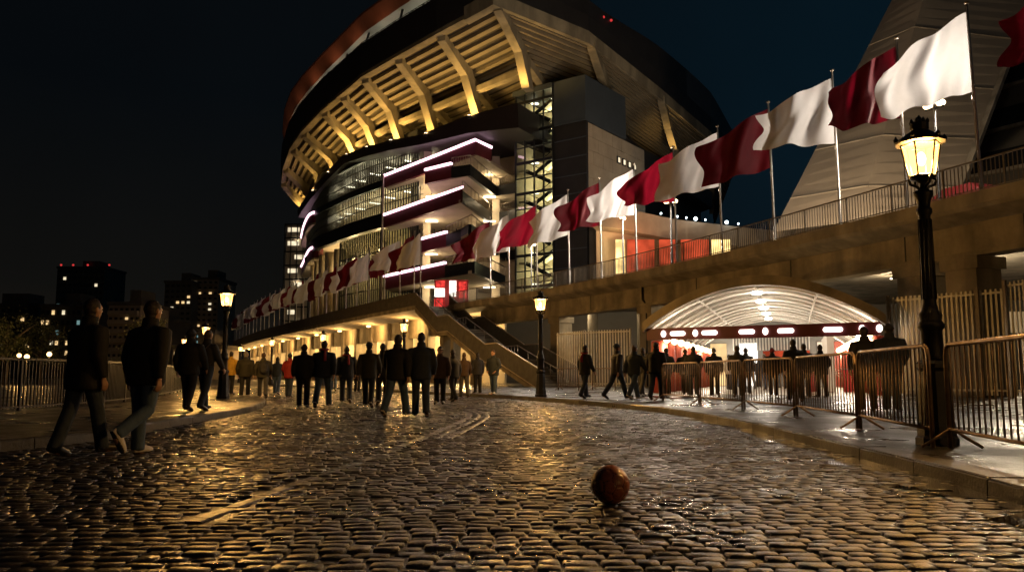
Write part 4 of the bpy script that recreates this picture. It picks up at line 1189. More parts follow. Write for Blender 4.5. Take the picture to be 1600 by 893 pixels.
# lit floor slab of the entrance (pale paving)
mb = MB(); mb.poly([(FL - ax * 0.5).xy, (FRt - ax * 0.5).xy, (FRt + ax * CD).xy, (FL + ax * CD).xy], 0.02, PZ + 0.004)
M['palepave'] = mat('pale_paving', (0.34, 0.29, 0.22), 0.4, var=0.2, nscale=1.2, bump=0.2, bscale=14, rvar=0.15, brick=(0.6, 0.6, 0.012, 0.6))
struct('entrance_floor', mb, M['palepave'])
# turnstiles
tlab = ['red turnstile cabinet just inside the canopy, nearest the right columns', 'red turnstile cabinet second from the right columns of the canopy',
        'red turnstile cabinet third from the right columns of the canopy', 'red turnstile cabinet furthest from the right columns of the canopy']
proto = None
for k in range(4):
    c = FL + cw * (CW * (0.90 - 0.085 * k)) + ax * 7.0
    if proto is None:
        proto = thing('turnstile', (0, 0, 0))
        mb = MB(); mb.box((0, 0, 0.5), (0.34, 1.1, 1.0)); mb.build('cabinet', M['redpaint'], proto)
        mb = MB(); mb.box((0, 0, 1.03), (0.38, 1.14, 0.06)); mb.build('top', M['grey'], proto)
        mb = MB()
        for a in (0, 2.1, 4.2): mb.tube([(0.17, 0, 0.85), (0.55, 0.25 * math.cos(a), 0.85 + 0.25 * math.sin(a))], 0.02, 6)
        mb.build('arm', M['steel'], proto); t = proto
    else: t = copy_tree(proto)
    t.location = (c.x, c.y, PZ); t.rotation_euler = (0, 0, angc)
    tag(t, tlab[k], 'turnstile', 'turnstiles under the canopy')

# ================================================================== FENCES
def slat_fence(pts, z1, label, step=0.2):
    p0 = pts[0]
    f = thing('slat_fence', (p0[0], p0[1], PZ), label, 'fence', 'tall steel slat fences under the viaduct')
    mb = MB(); posts = []
    for (a, b) in zip(pts, pts[1:]):
        a, b = Vector((*a, 0)), Vector((*b, 0)); L = (b - a).length; t = (b - a) / L; ang = math.atan2(t.y, t.x)
        n = int(L / step)
        for k in range(n + 1):
            q = a + t * (k * step); mb.box((q.x, q.y, PZ + z1 / 2 + 0.03), (0.065, 0.035, z1 - 0.1), ang)
        for z in (0.25, z1 - 0.15): mb.beam((a.x, a.y, PZ + z), (b.x, b.y, PZ + z), 0.05, 0.07)
        for k in range(int(L / 3.2) + 1):
            q = a + t * min(L, k * 3.2) + Vector((t.y, -t.x, 0)) * 0.07; posts.append((q, ang))
    mb.build('slats', M['slat'], f)
    for q, ang in posts:
        pm = MB(); pm.box((q.x, q.y, PZ + z1 / 2 + 0.02), (0.12, 0.1, z1 + 0.05), ang); pm.build('post', M['rail'], f)
slat_fence([(14.3, 30.2), (16.6, 26.9)], 3.7, 'tall steel slat fence right behind the big lamp post', 0.165)
slat_fence([(16.66, 26.8), (17.9, 22.0), (20.4, 16.0)], 3.9, 'tall steel slat fence at the right edge, before a round column', 0.165)
slat_fence([(7.0, 47.6), (4.4, 49.5), (2.9, 52.0)], 3.5, 'tall steel slat fence between the staircase and the arched canopy', 0.19)

# railing along the left pavement
rl = thing('pavement_railing', (-8, 13, 0), 'black iron railing along the back of the left pavement', 'railing')
line = smooth_line([Vector((p.x, p.y, 0)) for p in (G(-330, 682), G(-60, 657), G(80, 646), (G(180, 636)), G(250, 624), G(285, 614), G(300, 607))], 6)
railing(line, 'bars', rl, PZ, 1.12, 0.12, M['black'], 1.9)

# ================================================================== STREET LAMPS
def make_lamp():
    t = thing('street_lamp')
    mb = MB()
    mb.lathe([(0.26, 0.0), (0.26, 0.10), (0.235, 0.13), (0.23, 0.26), (0.215, 0.32), (0.205, 0.40), (0.19, 0.85), (0.175, 0.98), (0.21, 1.03), (0.21, 1.08), (0.165, 1.13)], 8, rz=R(22.5), smooth=False)
    mb.build('base', M['black'], t)
    mb = MB()
    mb.lathe([(0.15, 1.10), (0.14, 1.20), (0.13, 1.52), (0.165, 1.57), (0.165, 1.62), (0.13, 1.66), (0.15, 1.74), (0.105, 1.80), (0.088, 1.9), (0.075, 3.10), (0.10, 3.14), (0.10, 3.19), (0.075, 3.22), (0.085, 3.3), (0.125, 3.40), (0.12, 3.44), (0.05, 3.47)], 16)
    for k in range(10): a = R(36 * k); mb.tube([(0.088 * math.cos(a), 0.088 * math.sin(a), 1.95), (0.077 * math.cos(a), 0.077 * math.sin(a), 3.05)], 0.010, 5)
    mb.build('shaft', M['black'], t)
    mb = MB()
    for k in range(4):
        a = R(45 + 90 * k); ca, sa = math.cos(a), math.sin(a)
        mb.tube([(0.03 * ca, 0.03 * sa, 3.44), (0.07 * ca, 0.07 * sa, 3.5), (0.17 * ca, 0.17 * sa, 3.54), (0.19 * ca, 0.19 * sa, 3.60), (0.15 * ca, 0.15 * sa, 3.635)], [0.022, 0.02, 0.02, 0.018, 0.015], 6)
    mb.lathe([(0.05, 3.45), (0.035, 3.55), (0.10, 3.61), (0.175, 3.625), (0.175, 3.65), (0.10, 3.655)], 12)
    mb.build('bracket', M['black'], t)
    mb = MB(); n = 6; zb, zt_, rb, rt_ = 3.65, 4.10, 0.165, 0.25
    for k in range(n):
        a, b = R(60 * k), R(60 * (k + 1))
        mb.tube([(rb * math.cos(a), rb * math.sin(a), zb), (rt_ * math.cos(a), rt_ * math.sin(a), zt_)], 0.012, 5)
        for r_, z_ in ((rb, zb), (rt_, zt_)): mb.tube([(r_ * math.cos(a), r_ * math.sin(a), z_), (r_ * math.cos(b), r_ * math.sin(b), z_)], 0.014, 5)
    lf = mb.build('lantern_frame', M['black'], t)
    mb = MB(); rb, rt_ = rb - 0.006, rt_ - 0.006
    for k in range(n):
        a, b = R(60 * k), R(60 * (k + 1))
        mb.quad((rb * math.cos(a), rb * math.sin(a), zb), (rb * math.cos(b), rb * math.sin(b), zb), (rt_ * math.cos(b), rt_ * math.sin(b), zt_), (rt_ * math.cos(a), rt_ * math.sin(a), zt_))
    mb.build('lantern_glass', M['lampglow'], lf)
    mb = MB(); mb.lathe([(0.25, 4.10), (0.315, 4.115), (0.325, 4.14), (0.30, 4.16), (0.25, 4.20), (0.15, 4.27), (0.11, 4.30), (0.12, 4.33), (0.12, 4.40), (0.10, 4.42)], 12, smooth=False)
    for k in range(6): a = R(60 * k); mb.lathe([(0.028, 0), (0.035, 0.03), (0.005, 0.085)], 6, (0.305 * math.cos(a), 0.305 * math.sin(a), 4.15))
    for k in range(8): a = R(45 * k); mb.lathe([(0.022, 0), (0.026, 0.03), (0.003, 0.07)], 6, (0.105 * math.cos(a), 0.105 * math.sin(a), 4.40))
    mb.lathe([(0.04, 4.40), (0.05, 4.45), (0.01, 4.52)], 8)
    mb.build('lantern_cap', M['black'], t)
    mb = MB(); mb.sph((0, 0, 3.9), (0.06, 0.06, 0.10), 10, 8); mb.build('bulb', M['globe'], t)
    lamp('lamp_light', 'POINT', (0, 0, 3.76), 720, SODIUM, t, 0.16)
    return t
LSPEC = [((1465, 694), PZ, 1.0, 'tall black cast iron street lamp glowing in front of the right barriers'),
         ((845, 619.5), PZ, 1.0, 'black street lamp standing before the staircase, lantern lit'),
         ((348, 622), PZ, 1.0, 'black street lamp on the rounded tip of the left pavement'),
         ((318, 606.5), 0.12, 1.0, 'lit street lamp just left of the lamp on the pavement tip'),
         ((285, 601), 0.12, 1.0, 'lit street lamp beside the end of the left railing'),
         ((374, 597.5), 0.12, 1.0, 'small far street lamp nearest the left end of the flag row'),
         ((423, 600.5), 0.12, 1.0, 'far street lamp below the flag row, between yellow and red jackets'),
         ((503, 603), 0.12, 1.0, 'street lamp before the lit openings, above the broad man in jeans'),
         ((630, 608), PZ, 1.0, 'street lamp close to the foot of the raised walkway end'),]
first = None
for (px, py), z, sc, lab in LSPEC:
    g = G(px, py) if z == 0 else H(px, py, z)
    if first is None: first = make_lamp(); t = first
    else: t = copy_tree(first)
    t.location = (g.x, g.y, z - 0.01); t.scale = (0.86, 0.86, 0.845); t.rotation_euler = (0, 0, R(random.uniform(0, 60)))
    tag(t, lab, 'street lamp', 'old street lamps')

t = copy_tree(first); t.location = (11.0, -3.0, PZ - 0.01)
for c in t.children:
    if c.type == 'LIGHT': c.data = c.data.copy(); c.data.energy = 430
tag(t, 'black street lamp on the right pavement behind the viewpoint', 'street lamp', 'old street lamps')
# slim modern lamps on the walkway
def make_deck_lamp():
    t = thing('walkway_lamp')
    mb = MB(); mb.lathe([(0.12, 0), (0.12, 0.12), (0.07, 0.16), (0.045, 4.1)], 10); mb.build('pole', M['black'], t)
    mb = MB(); mb.box((0, 0, 4.12), (0.7, 0.08, 0.06)); mb.build('crossarm', M['black'], t)
    for x in (-0.25, 0.25):
        mb = MB(); mb.sph((x, 0, 4.26), (0.17, 0.17, 0.13), 12, 8); mb.build('globe', M['globe'], t)
    lamp('lamp_light', 'POINT', (0, -0.3, 4.6), 900, (1, 0.86, 0.70), t, 0.2)
    return t
first = None
for px, din, lab in ((943, 1.6, 'twin globe walkway lamp behind a white flag, left of the other'), (1020, 1.4, 'twin globe walkway lamp under a maroon flag'),
                     (1426, 1.4, 'twin globe walkway lamp just above the big street lantern'), (800, 1.8, 'twin globe walkway lamp near the top of the staircase')):
    q, t_ = on_edge(edgeR_s, px); n = Vector((t_.y, -t_.x, 0)); c = q + n * din
    if first is None: first = make_deck_lamp(); t = first
    else: t = copy_tree(first)
    t.location = (c.x, c.y, DZ); t.rotation_euler = (0, 0, random.uniform(0, 3)); tag(t, lab, 'lamp', 'lamps on the raised walkway')

# ================================================================== FLAGS
def flag_mesh(seed, m):
    rnd = random.Random(seed); W, Hh = (rnd.uniform(2.75, 3.3) if seed < 300 else rnd.uniform(2.0, 2.7)), 2.9
    nu, nv = 34, 22; mb = MB(); vs = []
    ph, ph2 = rnd.uniform(0, 6.28), rnd.uniform(0, 6.28); k1 = rnd.uniform(1.5, 2.1); td = rnd.uniform(0.50, 0.74); bd = rnd.uniform(0.02, 0.30)
    for i in range(nu + 1):
        u = i / nu
        for j in range(nv + 1):
            v = j / nv
            zt_ = Hh * (1 - td * u ** 1.12); zb = -Hh * bd * u ** 0.9 + 0.10 * math.sin(u * 6 + ph2) * u
            z = zb + (zt_ - zb) * v
            fold = math.sin(2 * math.pi * (k1 * u * (1.15 - 0.35 * v) + 0.55 * v) + ph)
            fold2 = math.sin(2 * math.pi * (3.1 * u + 1.4 * v) + ph2)
            amp = (0.32 * min(1, u * 2.2) ** 0.8)
            y = amp * fold + 0.085 * fold2 * min(1, u * 3) + 0.05 * math.sin(9 * v + 4 * u + ph) * u
            x = -W * (u * 0.97 - 0.05 * u * math.cos(5 * v + ph)) + 0.07 * fold * u + 0.1 * math.sin(7 * v + ph2) * u ** 3
            z += 0.05 * fold2 * u
            vs.append((x - 0.05, y, z))
    fs = [(i * (nv + 1) + j, (i + 1) * (nv + 1) + j, (i + 1) * (nv + 1) + j + 1, i * (nv + 1) + j + 1) for i in range(nu) for j in range(nv)]
    mb.add(vs, fs, 0, True)
    return mb.mesh('flag', m)
PH = 6.9
pole_mb = MB(); pole_mb.lathe([(0.085, 0), (0.085, 0.05), (0.06, 0.08), (0.05, PH * 0.55), (0.032, PH)], 12); pole_me = pole_mb.mesh('pole', M['pole'])
fin_mb = MB(); fin_mb.lathe([(0.03, PH), (0.085, PH + 0.03), (0.09, PH + 0.08), (0.03, PH + 0.12)], 10); fin_me = fin_mb.mesh('finial', M['steel'])
ro_mb = MB(); ro_mb.tube([(-0.06, -0.02, 0.9), (-0.05, -0.03, PH * 0.5), (-0.045, -0.02, PH)], 0.008, 5); ro_mb.box((-0.06, -0.02, PH - 0.35 - 3.05), (0.05, 0.04, 0.12)); ro_me = ro_mb.mesh('halyard', M['steel'])
def ordw(n):
    w = ['first', 'second', 'third', 'fourth', 'fifth', 'sixth', 'seventh', 'eighth', 'ninth', 'tenth', 'eleventh', 'twelfth', 'thirteenth', 'fourteenth']
    return w[n - 1]
def flagpole(line, px, white, ang, lab, seed, inset=0.30, sz=1.0, tilt=0.0):
    q, t = on_edge(line, px, DZ); n = Vector((t.y, -t.x, 0)); c = q + n * inset
    f = thing('flagpole', (c.x, c.y, DZ + 0.005), lab, 'flagpole', 'flagpoles along the raised walkway')
    f.rotation_euler = (0, tilt, ang)
    for me, nm in ((pole_me, 'pole'), (fin_me, 'finial'), (ro_me, 'halyard')):
        o = bpy.data.objects.new(nm, me); COL.objects.link(o); o.parent = f
    fl = bpy.data.objects.new('flag', flag_mesh(seed, M['flagwhite'] if white else M['flagred'])); COL.objects.link(fl); fl.parent = f
    fl.location = (0, 0, PH - 0.28 - 2.9)
    return f
rp = [1745, 1524, 1409, 1306, 1204, 1122, 1051, 989, 935, 885, 835, 791, 762]
for i, px in enumerate(rp):
    w = i % 2 == 1
    k = i // 2 + 1
    lab = ('%s flag on a silver pole, %s %s flag from the right' % ('white' if w else 'maroon', ordw(k), 'white' if w else 'maroon'))
    if i == 0: lab = 'maroon flag at the very top right corner, its pole out of view'
    flagpole(edgeR_s, px, w, R(random.uniform(-14, 6)) - 0.12, lab, 100 + i, tilt=-0.012)
lp = [660, 641, 619, 595, 570, 552, 535, 520, 505, 492, 480, 469, 458, 448, 440, 432, 424, 416, 409, 403, 397, 392, 386, 381, 376, 371, 366]
for i, px in enumerate(lp):
    w = i % 2 == 0
    k = (i // 2) + 1
    lab = ('distant %s flag on a pole, %s %s flag left of the staircase top' % ('white' if w else 'maroon', ordw(k), 'white' if w else 'maroon'))
    flagpole(edgeL_s, px, w, R(random.uniform(-45, 12)) - 0.05, lab, 300 + i, inset=0.35)

# ================================================================== CROWD BARRIERS
def barrier(a, b, lab, h=1.1):
    a, b = Vector((a.x, a.y, 0)), Vector((b.x, b.y, 0)); L = (b - a).length; t = (b - a).normalized(); ang = math.atan2(t.y, t.x)
    o = thing('crowd_barrier', ((a + b) / 2).to_tuple()[:2] + (PZ,), lab, 'barrier', 'steel crowd barriers')
    c = (a + b) / 2; z = PZ
    def w(x, zz, y=0.0): return Vector((c.x + t.x * x - t.y * y, c.y + t.y * x + t.x * y, z + zz))
    hl_ = L / 2 - 0.03; r = 0.08
    mb = MB()
    path = [w(-hl_, 0.0), w(-hl_, h - r * 1.6), w(-hl_ + r * 0.4, h - r * 0.5), w(-hl_ + r * 1.4, h - 0.0), w(hl_ - r * 1.4, h), w(hl_ - r * 0.4, h - r * 0.5), w(hl_, h - r * 1.6), w(hl_, 0.0)]
    mb.tube(path, 0.024, 8); mb.tube([w(-hl_, 0.2), w(hl_, 0.2)], 0.02, 8); mb.build('frame', M['barrier'], o)
    mb = MB(); n = int(L / 0.145)
    for k in range(1, n): x = -hl_ + 2 * hl_ * k / n; mb.tube([w(x, 0.2), w(x, h)], 0.0095, 6)
    mb.build('bars', M['barrier'], o)
    for x in (-hl_ + 0.05,):
        mb = MB(); mb.tube([w(x, 0.015, -0.3), w(x, 0.09, -0.18), w(x, 0.2, -0.02), w(x, 0.2, 0.02), w(x, 0.09, 0.18), w(x, 0.015, 0.3)], 0.017, 6); mb.build('foot', M['barrier'], o)
bp = [H(px, py, PZ) for px, py in ((1035, 626), (1094, 632), (1162, 640), (1244, 650), (1343, 670), (1462, 700))]
bl = ['steel crowd barrier furthest from the big lamp post', 'steel crowd barrier second furthest from the big lamp post', 'steel crowd barrier in the middle of the row before the canopy',
      'steel crowd barrier two to the left of the big lamp post', 'long steel crowd barrier reaching up to the big lamp post']
for a, b, l_ in zip(bp, bp[1:], bl): barrier(lerp(a, b, 0.015), lerp(a, b, 0.985), l_)
barrier(H(1484, 699, PZ), H(1690, 752, PZ), 'nearest steel crowd barrier, right of the big lamp post')
barrier(P(872, 612, 41), P(905, 612, 40), 'small far crowd barrier beside the lone man left of the canopy')
barrier(P(925, 612, 41), P(962, 612, 40), 'small far crowd barrier behind the men walking to the canopy')

# ================================================================== BALL
g = G(954, 784)
RB = 0.137
ball = thing('football', (g.x, g.y, -0.014), 'old brown leather football lying on the wet cobbles', 'ball', rz=0.4)
ico = bmesh.new(); bmesh.ops.create_icosphere(ico, subdivisions=5, radius=1.0)
# panels of a classic stitched ball: seams where the two nearest of 32 panel centres are equally far
phi = (1 + 5 ** 0.5) / 2
iv = [Vector(v).normalized() for v in [(0, s1, s2 * phi) for s1 in (1, -1) for s2 in (1, -1)] + [(s1, s2 * phi, 0) for s1 in (1, -1) for s2 in (1, -1)] + [(s2 * phi, 0, s1) for s1 in (1, -1) for s2 in (1, -1)]]
hx = []
for i in range(12):
    for j in range(i):
        for k in range(j):
            if iv[i].dot(iv[j]) > 0.4 and iv[j].dot(iv[k]) > 0.4 and iv[i].dot(iv[k]) > 0.4: hx.append((iv[i] + iv[j] + iv[k]).normalized())
cen = [(c, 0.018) for c in iv] + [(c, 0.0) for c in hx]
vs = []
for v in ico.verts:
    d = v.co.normalized(); s_ = sorted((d - c).length + o for c, o in cen)[:2]; gap = s_[1] - s_[0]
    depth = 0.045 * math.exp(-(gap / 0.045) ** 2)
    vs.append(d * RB * (1 - depth))
mb = MB(); mb.add([v + Vector((0, 0, RB)) for v in vs], [tuple(v.index for v in f.verts) for f in ico.faces], 0, True)
for k, f in enumerate(ico.faces):
    d = f.calc_center_median().normalized(); s_ = sorted((d - c).length + o for c, o in cen)[:2]
    if s_[1] - s_[0] < 0.026: mb.m[k] = 1
ico.free()
o = bpy.data.objects.new('leather_panels', mb.mesh('leather_panels', [M['leather'], M['seam']])); COL.objects.link(o); o.parent = ball; o.rotation_euler = (0, 0, 0)
# ================================================================== PEOPLE
def remesh(mb, vox, it=5, name='m', mats=()):
    me = mb.mesh(name, list(mats) or [M['black']])
    o = bpy.data.objects.new('tmp', me); COL.objects.link(o)
    r = o.modifiers.new('r', 'REMESH'); r.mode = 'VOXEL'; r.voxel_size = vox; r.use_smooth_shade = True
    s_ = o.modifiers.new('s', 'SMOOTH'); s_.factor = 0.5; s_.iterations = it
    dg = bpy.context.evaluated_depsgraph_get(); dg.update()
    out = bpy.data.meshes.new_from_object(o.evaluated_get(dg)); out.name = name
    out.materials.clear()
    for m in mats: out.materials.append(m)
    out.polygons.foreach_set('use_smooth', [True] * len(out.polygons)); out.update()
    bpy.data.objects.remove(o)
    return out
M['skin'] = mat('skin', (0.42, 0.24, 0.16), 0.5, var=0.12, nscale=12)
M['hair_dark'] = mat('dark_hair', (0.02, 0.014, 0.010), 0.55, var=0.3, nscale=60, bump=0.4, bscale=120)
M['hair_grey'] = mat('grey_hair', (0.22, 0.19, 0.15), 0.6, var=0.3, nscale=60, bump=0.4, bscale=120)
M['hair_brown'] = mat('brown_hair', (0.07, 0.04, 0.02), 0.6, var=0.3, nscale=60, bump=0.4, bscale=120)
def cloth(n, c, r=0.8): return mat(n, c, r, var=0.3, nscale=7, bump=0.5, bscale=16, stretch=(1, 1, 0.6))
CL = {'black': cloth('black_jacket', (0.012, 0.012, 0.013)), 'navy': cloth('navy_jacket', (0.012, 0.018, 0.032)), 'charcoal': cloth('charcoal_jacket', (0.028, 0.028, 0.030)),
      'olive': cloth('olive_jacket', (0.032, 0.030, 0.018)), 'red': cloth('red_jacket', (0.28, 0.018, 0.016)), 'yellow': cloth('yellow_jacket', (0.55, 0.33, 0.04)), 'brown': cloth('brown_jacket', (0.06, 0.035, 0.02)),
      'beige': cloth('beige_jacket', (0.32, 0.27, 0.2)), 'grey': cloth('grey_jacket', (0.10, 0.10, 0.10)), 'slate': cloth('slate_jacket', (0.03, 0.04, 0.05)),
      'jeans': cloth('blue_jeans', (0.065, 0.105, 0.17)), 'darkjeans': cloth('dark_jeans', (0.028, 0.042, 0.07)), 'blacktr': cloth('black_trousers', (0.010, 0.010, 0.011)), 'greytr': cloth('grey_trousers', (0.06, 0.06, 0.06)),
      'sole': mat('shoe_sole', (0.03, 0.028, 0.026), 0.6), 'whiteshoe': mat('white_shoe', (0.6, 0.56, 0.5), 0.5), 'darkshoe': mat('dark_shoe', (0.025, 0.02, 0.017), 0.4), 'tanshoe': mat('tan_shoe', (0.22, 0.15, 0.09), 0.5)}
def rotx(v, a): return Vector((v[0], v[1] * math.cos(a) - v[2] * math.sin(a), v[1] * math.sin(a) + v[2] * math.cos(a)))
def make_pose(key, lh, lk, rh, rk, la, le, ra, re, lean=3, turn=0.0, coat=0.80, bulk=1.0, pocket=False, lfoot=None, rfoot=None):
    """hip flex / knee flex per leg, arm swing / elbow per arm, in degrees; +Y is forwards"""
    hipz = 0.93
    def leg(x, h, k, fp):
        a = R(h); hip = Vector((x, 0, hipz)); kn = hip + Vector((x * 0.08, math.sin(a), -math.cos(a))) * 0.43
        b = R(h - k); an = kn + Vector((0, math.sin(b), -math.cos(b))) * 0.42
        f = R(h - k) if fp is None else R(fp)
        f = f * 0.8
        toe = an + Vector((math.copysign(0.03, x), math.cos(f) * 0.19 + math.sin(f) * 0.0, math.sin(f) * 0.19)) + Vector((0, math.sin(f) * 0.06, -math.cos(f) * 0.06))
        heel = an + Vector((0, -math.cos(f) * 0.055 + math.sin(f) * 0.06, -math.sin(f) * 0.055 - math.cos(f) * 0.06))
        return hip, kn, an, heel, toe
    Lg, Rg = leg(-0.095, lh, lk, lfoot), leg(0.095, rh, rk, rfoot)
    low = min(min(p.z for p in Lg[3:]), min(p.z for p in Rg[3:])) - 0.028
    sh = Vector((0, 0, -low))
    Lg = [p + sh for p in Lg]; Rg = [p + sh for p in Rg]
    pelv = Vector((0, 0, hipz + 0.02)) + sh
    ln = -R(lean)
    def T(v): return pelv + rotx(Vector(v) - Vector((0, 0, 0.95)), ln)
    def arm(sx, a_, e_):
        s0 = T((sx * 0.195, 0, 1.385)); a = R(a_)
        ab = 0.25
        el = s0 + Vector((sx * ab, math.sin(a), -math.cos(a))).normalized() * 0.29
        b = R(a_ + e_); wr = el + (Vector((sx * 0.02 - (sx * 0.35 if pocket else 0), math.sin(b), -math.cos(b)))).normalized() * 0.26
        return s0, el, wr
    La, Ra = arm(-1, la, le), arm(1, ra, re)
    def ringloft(mb, rings, seg=18):
        vs = []
        for c, rx, ry in rings:
            for k in range(seg):
                t = 2 * math.pi * k / seg
                vs.append(T((c[0] + rx * math.cos(t), c[1] + ry * math.sin(t), c[2])))
        n = len(rings)
        mb.add(vs, [(i * seg + k, i * seg + (k + 1) % seg, (i + 1) * seg + (k + 1) % seg, (i + 1) * seg + k) for i in range(n - 1) for k in range(seg)] + [tuple(range(seg - 1, -1, -1)), tuple(range((n - 1) * seg, n * seg))])
    # body
    bulk *= 1.14
    b = MB()
    ringloft(b, [((0, 0, .84), .13, .09), ((0, 0, .94), .16, .11), ((0, 0, 1.05), .135, .095), ((0, .005, 1.2), .15, .105), ((0, .0, 1.34), .175, .105), ((0, 0, 1.42), .15, .08), ((0, -.005, 1.47), .065, .06), ((0, .0, 1.56), .052, .055)])
    for lg in (Lg, Rg): b.tube(lg[:3], [.085, .058, .04], 12); b.tube([lg[2], lg[3] * 0.6 + lg[4] * 0.4, lg[4]], [.04, .04, .03], 10)
    for s0, el, wr in (La, Ra):
        b.tube([s0, el, wr], [.052, .042, .028], 10)
    hc = Vector((0, .02, 1.655)); hr = Matrix.Rotation(turn, 4, 'Z')
    def HT(v): return T(hc + hr @ Vector(v))
    hv = []; seg, rg = 20, 14
    for i in range(rg + 1):
        a = math.pi * (0.002 + 0.996 * i / rg)
        for k in range(seg):
            t = 2 * math.pi * k / seg
            d = Vector((math.sin(a) * math.cos(t), math.sin(a) * math.sin(t), -math.cos(a)))
            jaw = 1 - 0.22 * max(0, -d.z - 0.15)
            p = Vector((d.x * .074 * jaw, d.y * .096 * (1 - 0.08 * max(0, -d.z)) + (0.012 if d.y > 0.2 and d.z < -0.5 else 0), d.z * .118))
            hv.append(HT(p))
    b.add(hv, [(i * seg + k, i * seg + (k + 1) % seg, (i + 1) * seg + (k + 1) % seg, (i + 1) * seg + k) for i in range(rg) for k in range(seg)] + [tuple(range(seg - 1, -1, -1)), tuple(range(rg * seg, (rg + 1) * seg))])
    b.tube([HT((0, .088, .018)), HT((0, .107, -.014)), HT((0, .098, -.024))], [.010, .015, .012], 8)           # nose
    b.tube([HT((-.024, .087, -.056)), HT((0, .093, -.056)), HT((.024, .087, -.056))], [.007, .010, .007], 6)    # lips
    b.tube([HT((-.05, .077, .030)), HT((0, .090, .032)), HT((.05, .077, .030))], [.008, .010, .008], 6)         # brow
    b.tube([HT((0, .074, -.098)), HT((0, .085, -.106))], [.02, .014], 8)                                         # chin
    for sx in (-1, 1):
        b.tube([HT((sx * .074, -.006, -.032)), HT((sx * .081, -.012, .0)), HT((sx * .077, -.010, .028))], [.010, .015, .011], 6)
    for sx, (s0, el, wr) in ((-1, La), (1, Ra)):
        d = (wr - el).normalized(); across = Vector((0, 1, 0)) - d * d.y
        across = across.normalized() if across.length > 0.2 else Vector((1, 0, 0)); curl = Vector((-sx, 0, 0))
        palm = wr + d * 0.085
        for off in (-.024, 0.0, .024): b.tube([wr - d * .02, wr + d * .03 + across * off * .8, palm + across * off], [.02, .017, .014], 7)
        for off, ln_, r0 in ((-.034, .058, .0085), (-.0115, .070, .009), (.0115, .076, .009), (.033, .068, .009)):
            p0 = palm + across * off - d * .012; p1 = p0 + d * (ln_ * .5) + curl * .008; p2 = p1 + d * (ln_ * .33) + curl * .020; p3 = p2 + d * (ln_ * .18) + curl * .024
            b.tube([p0, p1, p2, p3], [r0, r0, r0 * .93, r0 * .75], 7)
        p0 = wr + d * .03 + across * .022; b.tube([p0, p0 + d * .03 + across * .022 + curl * .01, p0 + d * .062 + across * .026 + curl * .02], [.012, .011, .008], 7)
    body = remesh(b, 0.0105, 3, 'body', [M['skin']])
    # jacket
    j = MB(); q = bulk
    ringloft(j, [((0, 0, coat - .02), .175 * q, .135 * q), ((0, 0, coat + .03), .19 * q, .145 * q), ((0, 0, .98), .185 * q, .14 * q), ((0, .0, 1.15), .185 * q, .14 * q), ((0, -.01, 1.3), .20 * q, .145 * q), ((0, -.01, 1.385), .18 * q, .125 * q), ((0, -.01, 1.44), .125, .10), ((0, -.005, 1.48), .092, .088), ((0, .0, 1.575), .086, .086)], 22)
    for sx, (s0, el, wr) in ((-1, La), (1, Ra)):
        j.tube([T((sx * .09, -.005, 1.40)), s0 + Vector((0, 0, -.005)), lerp(s0, el, .5), el, lerp(el, wr, .55), lerp(el, wr, .97)], [.07 * q, .084 * q, .080 * q, .072 * q, .066, .05], 12)
    jm = remesh(j, 0.016, 5, 'jacket', [CL['black']])
    # trousers
    t = MB()
    ringloft(t, [((0, 0, .82), .155, .115), ((0, 0, .9), .178, .125), ((0, 0, .99), .172, .122), ((0, 0, 1.03), .165, .12)])
    for lg in (Lg, Rg):
        hip, kn, an = lg[0], lg[1], lg[2]
        t.tube([hip + Vector((0, 0, .03)), lerp(hip, kn, .35), lerp(hip, kn, .8), kn, lerp(kn, an, .4), lerp(kn, an, .8), lerp(kn, an, 1.12)], [.108, .10, .084, .079, .078, .074, .076], 12)
    tm = remesh(t, 0.016, 4, 'trousers', [CL['darkjeans']])
    shoes = []
    for lg in (Lg, Rg):
        an, heel, toe = lg[2], lg[3], lg[4]; f = (toe - heel).normalized(); up = Vector((1, 0, 0)).cross(f).normalized()
        s_ = MB(); 
        s_.tube([an + up * .02, lerp(an, heel, .5)], [.05, .055], 10)
        s_.tube([heel - f * .012 + up * .012, heel + f * .05 + up * .02, lerp(heel, toe, .55) + up * .018, lerp(heel, toe, .85) + up * .006, toe + f * .03], [.036, .048, .05, .047, .030], 12, flat=1.0)
        s_.tube([an + up * .01, lerp(heel, toe, .5) + up * .03], [.046, .042], 10)
        sm_ = remesh(s_, 0.011, 3, 'shoe', [CL['darkshoe'], CL['sole']])
        for pg in sm_.polygons:
            if (pg.center - heel).dot(up) < -0.010: pg.material_index = 1
        shoes.append(sm_)
    # hair: a cap over crown, back and sides
    h = MB(); hv = []; seg, rg = 20, 12
    for i in range(rg + 1):
        a = math.pi * (0.002 + 0.996 * i / rg)
        for k in range(seg):
            tt = 2 * math.pi * k / seg
            sa2 = math.sin(a) if a > 1.45 else max(math.sin(a), 0.74)
            d = Vector((sa2 * math.cos(tt), sa2 * math.sin(tt), -math.cos(a)))
            hv.append(HT(Vector((d.x * (.082 + .005 * math.sin(9 * d.z + 7 * d.x)), d.y * .099 - .016 + .004 * math.sin(14 * d.x + 5 * d.z), d.z * .112 + .024))))
    h.add(hv, [(i * seg + k, i * seg + (k + 1) % seg, (i + 1) * seg + (k + 1) % seg, (i + 1) * seg + k) for i in range(rg) for k in range(seg)] + [tuple(range(seg - 1, -1, -1)), tuple(range(rg * seg, (rg + 1) * seg))])
    hm = remesh(h, 0.012, 2, 'hair', [M['hair_dark']])
    # carve the hair away below the hairline by clipping vertices in head space
    bm = bmesh.new(); bm.from_mesh(hm)
    inv = (hr.inverted())
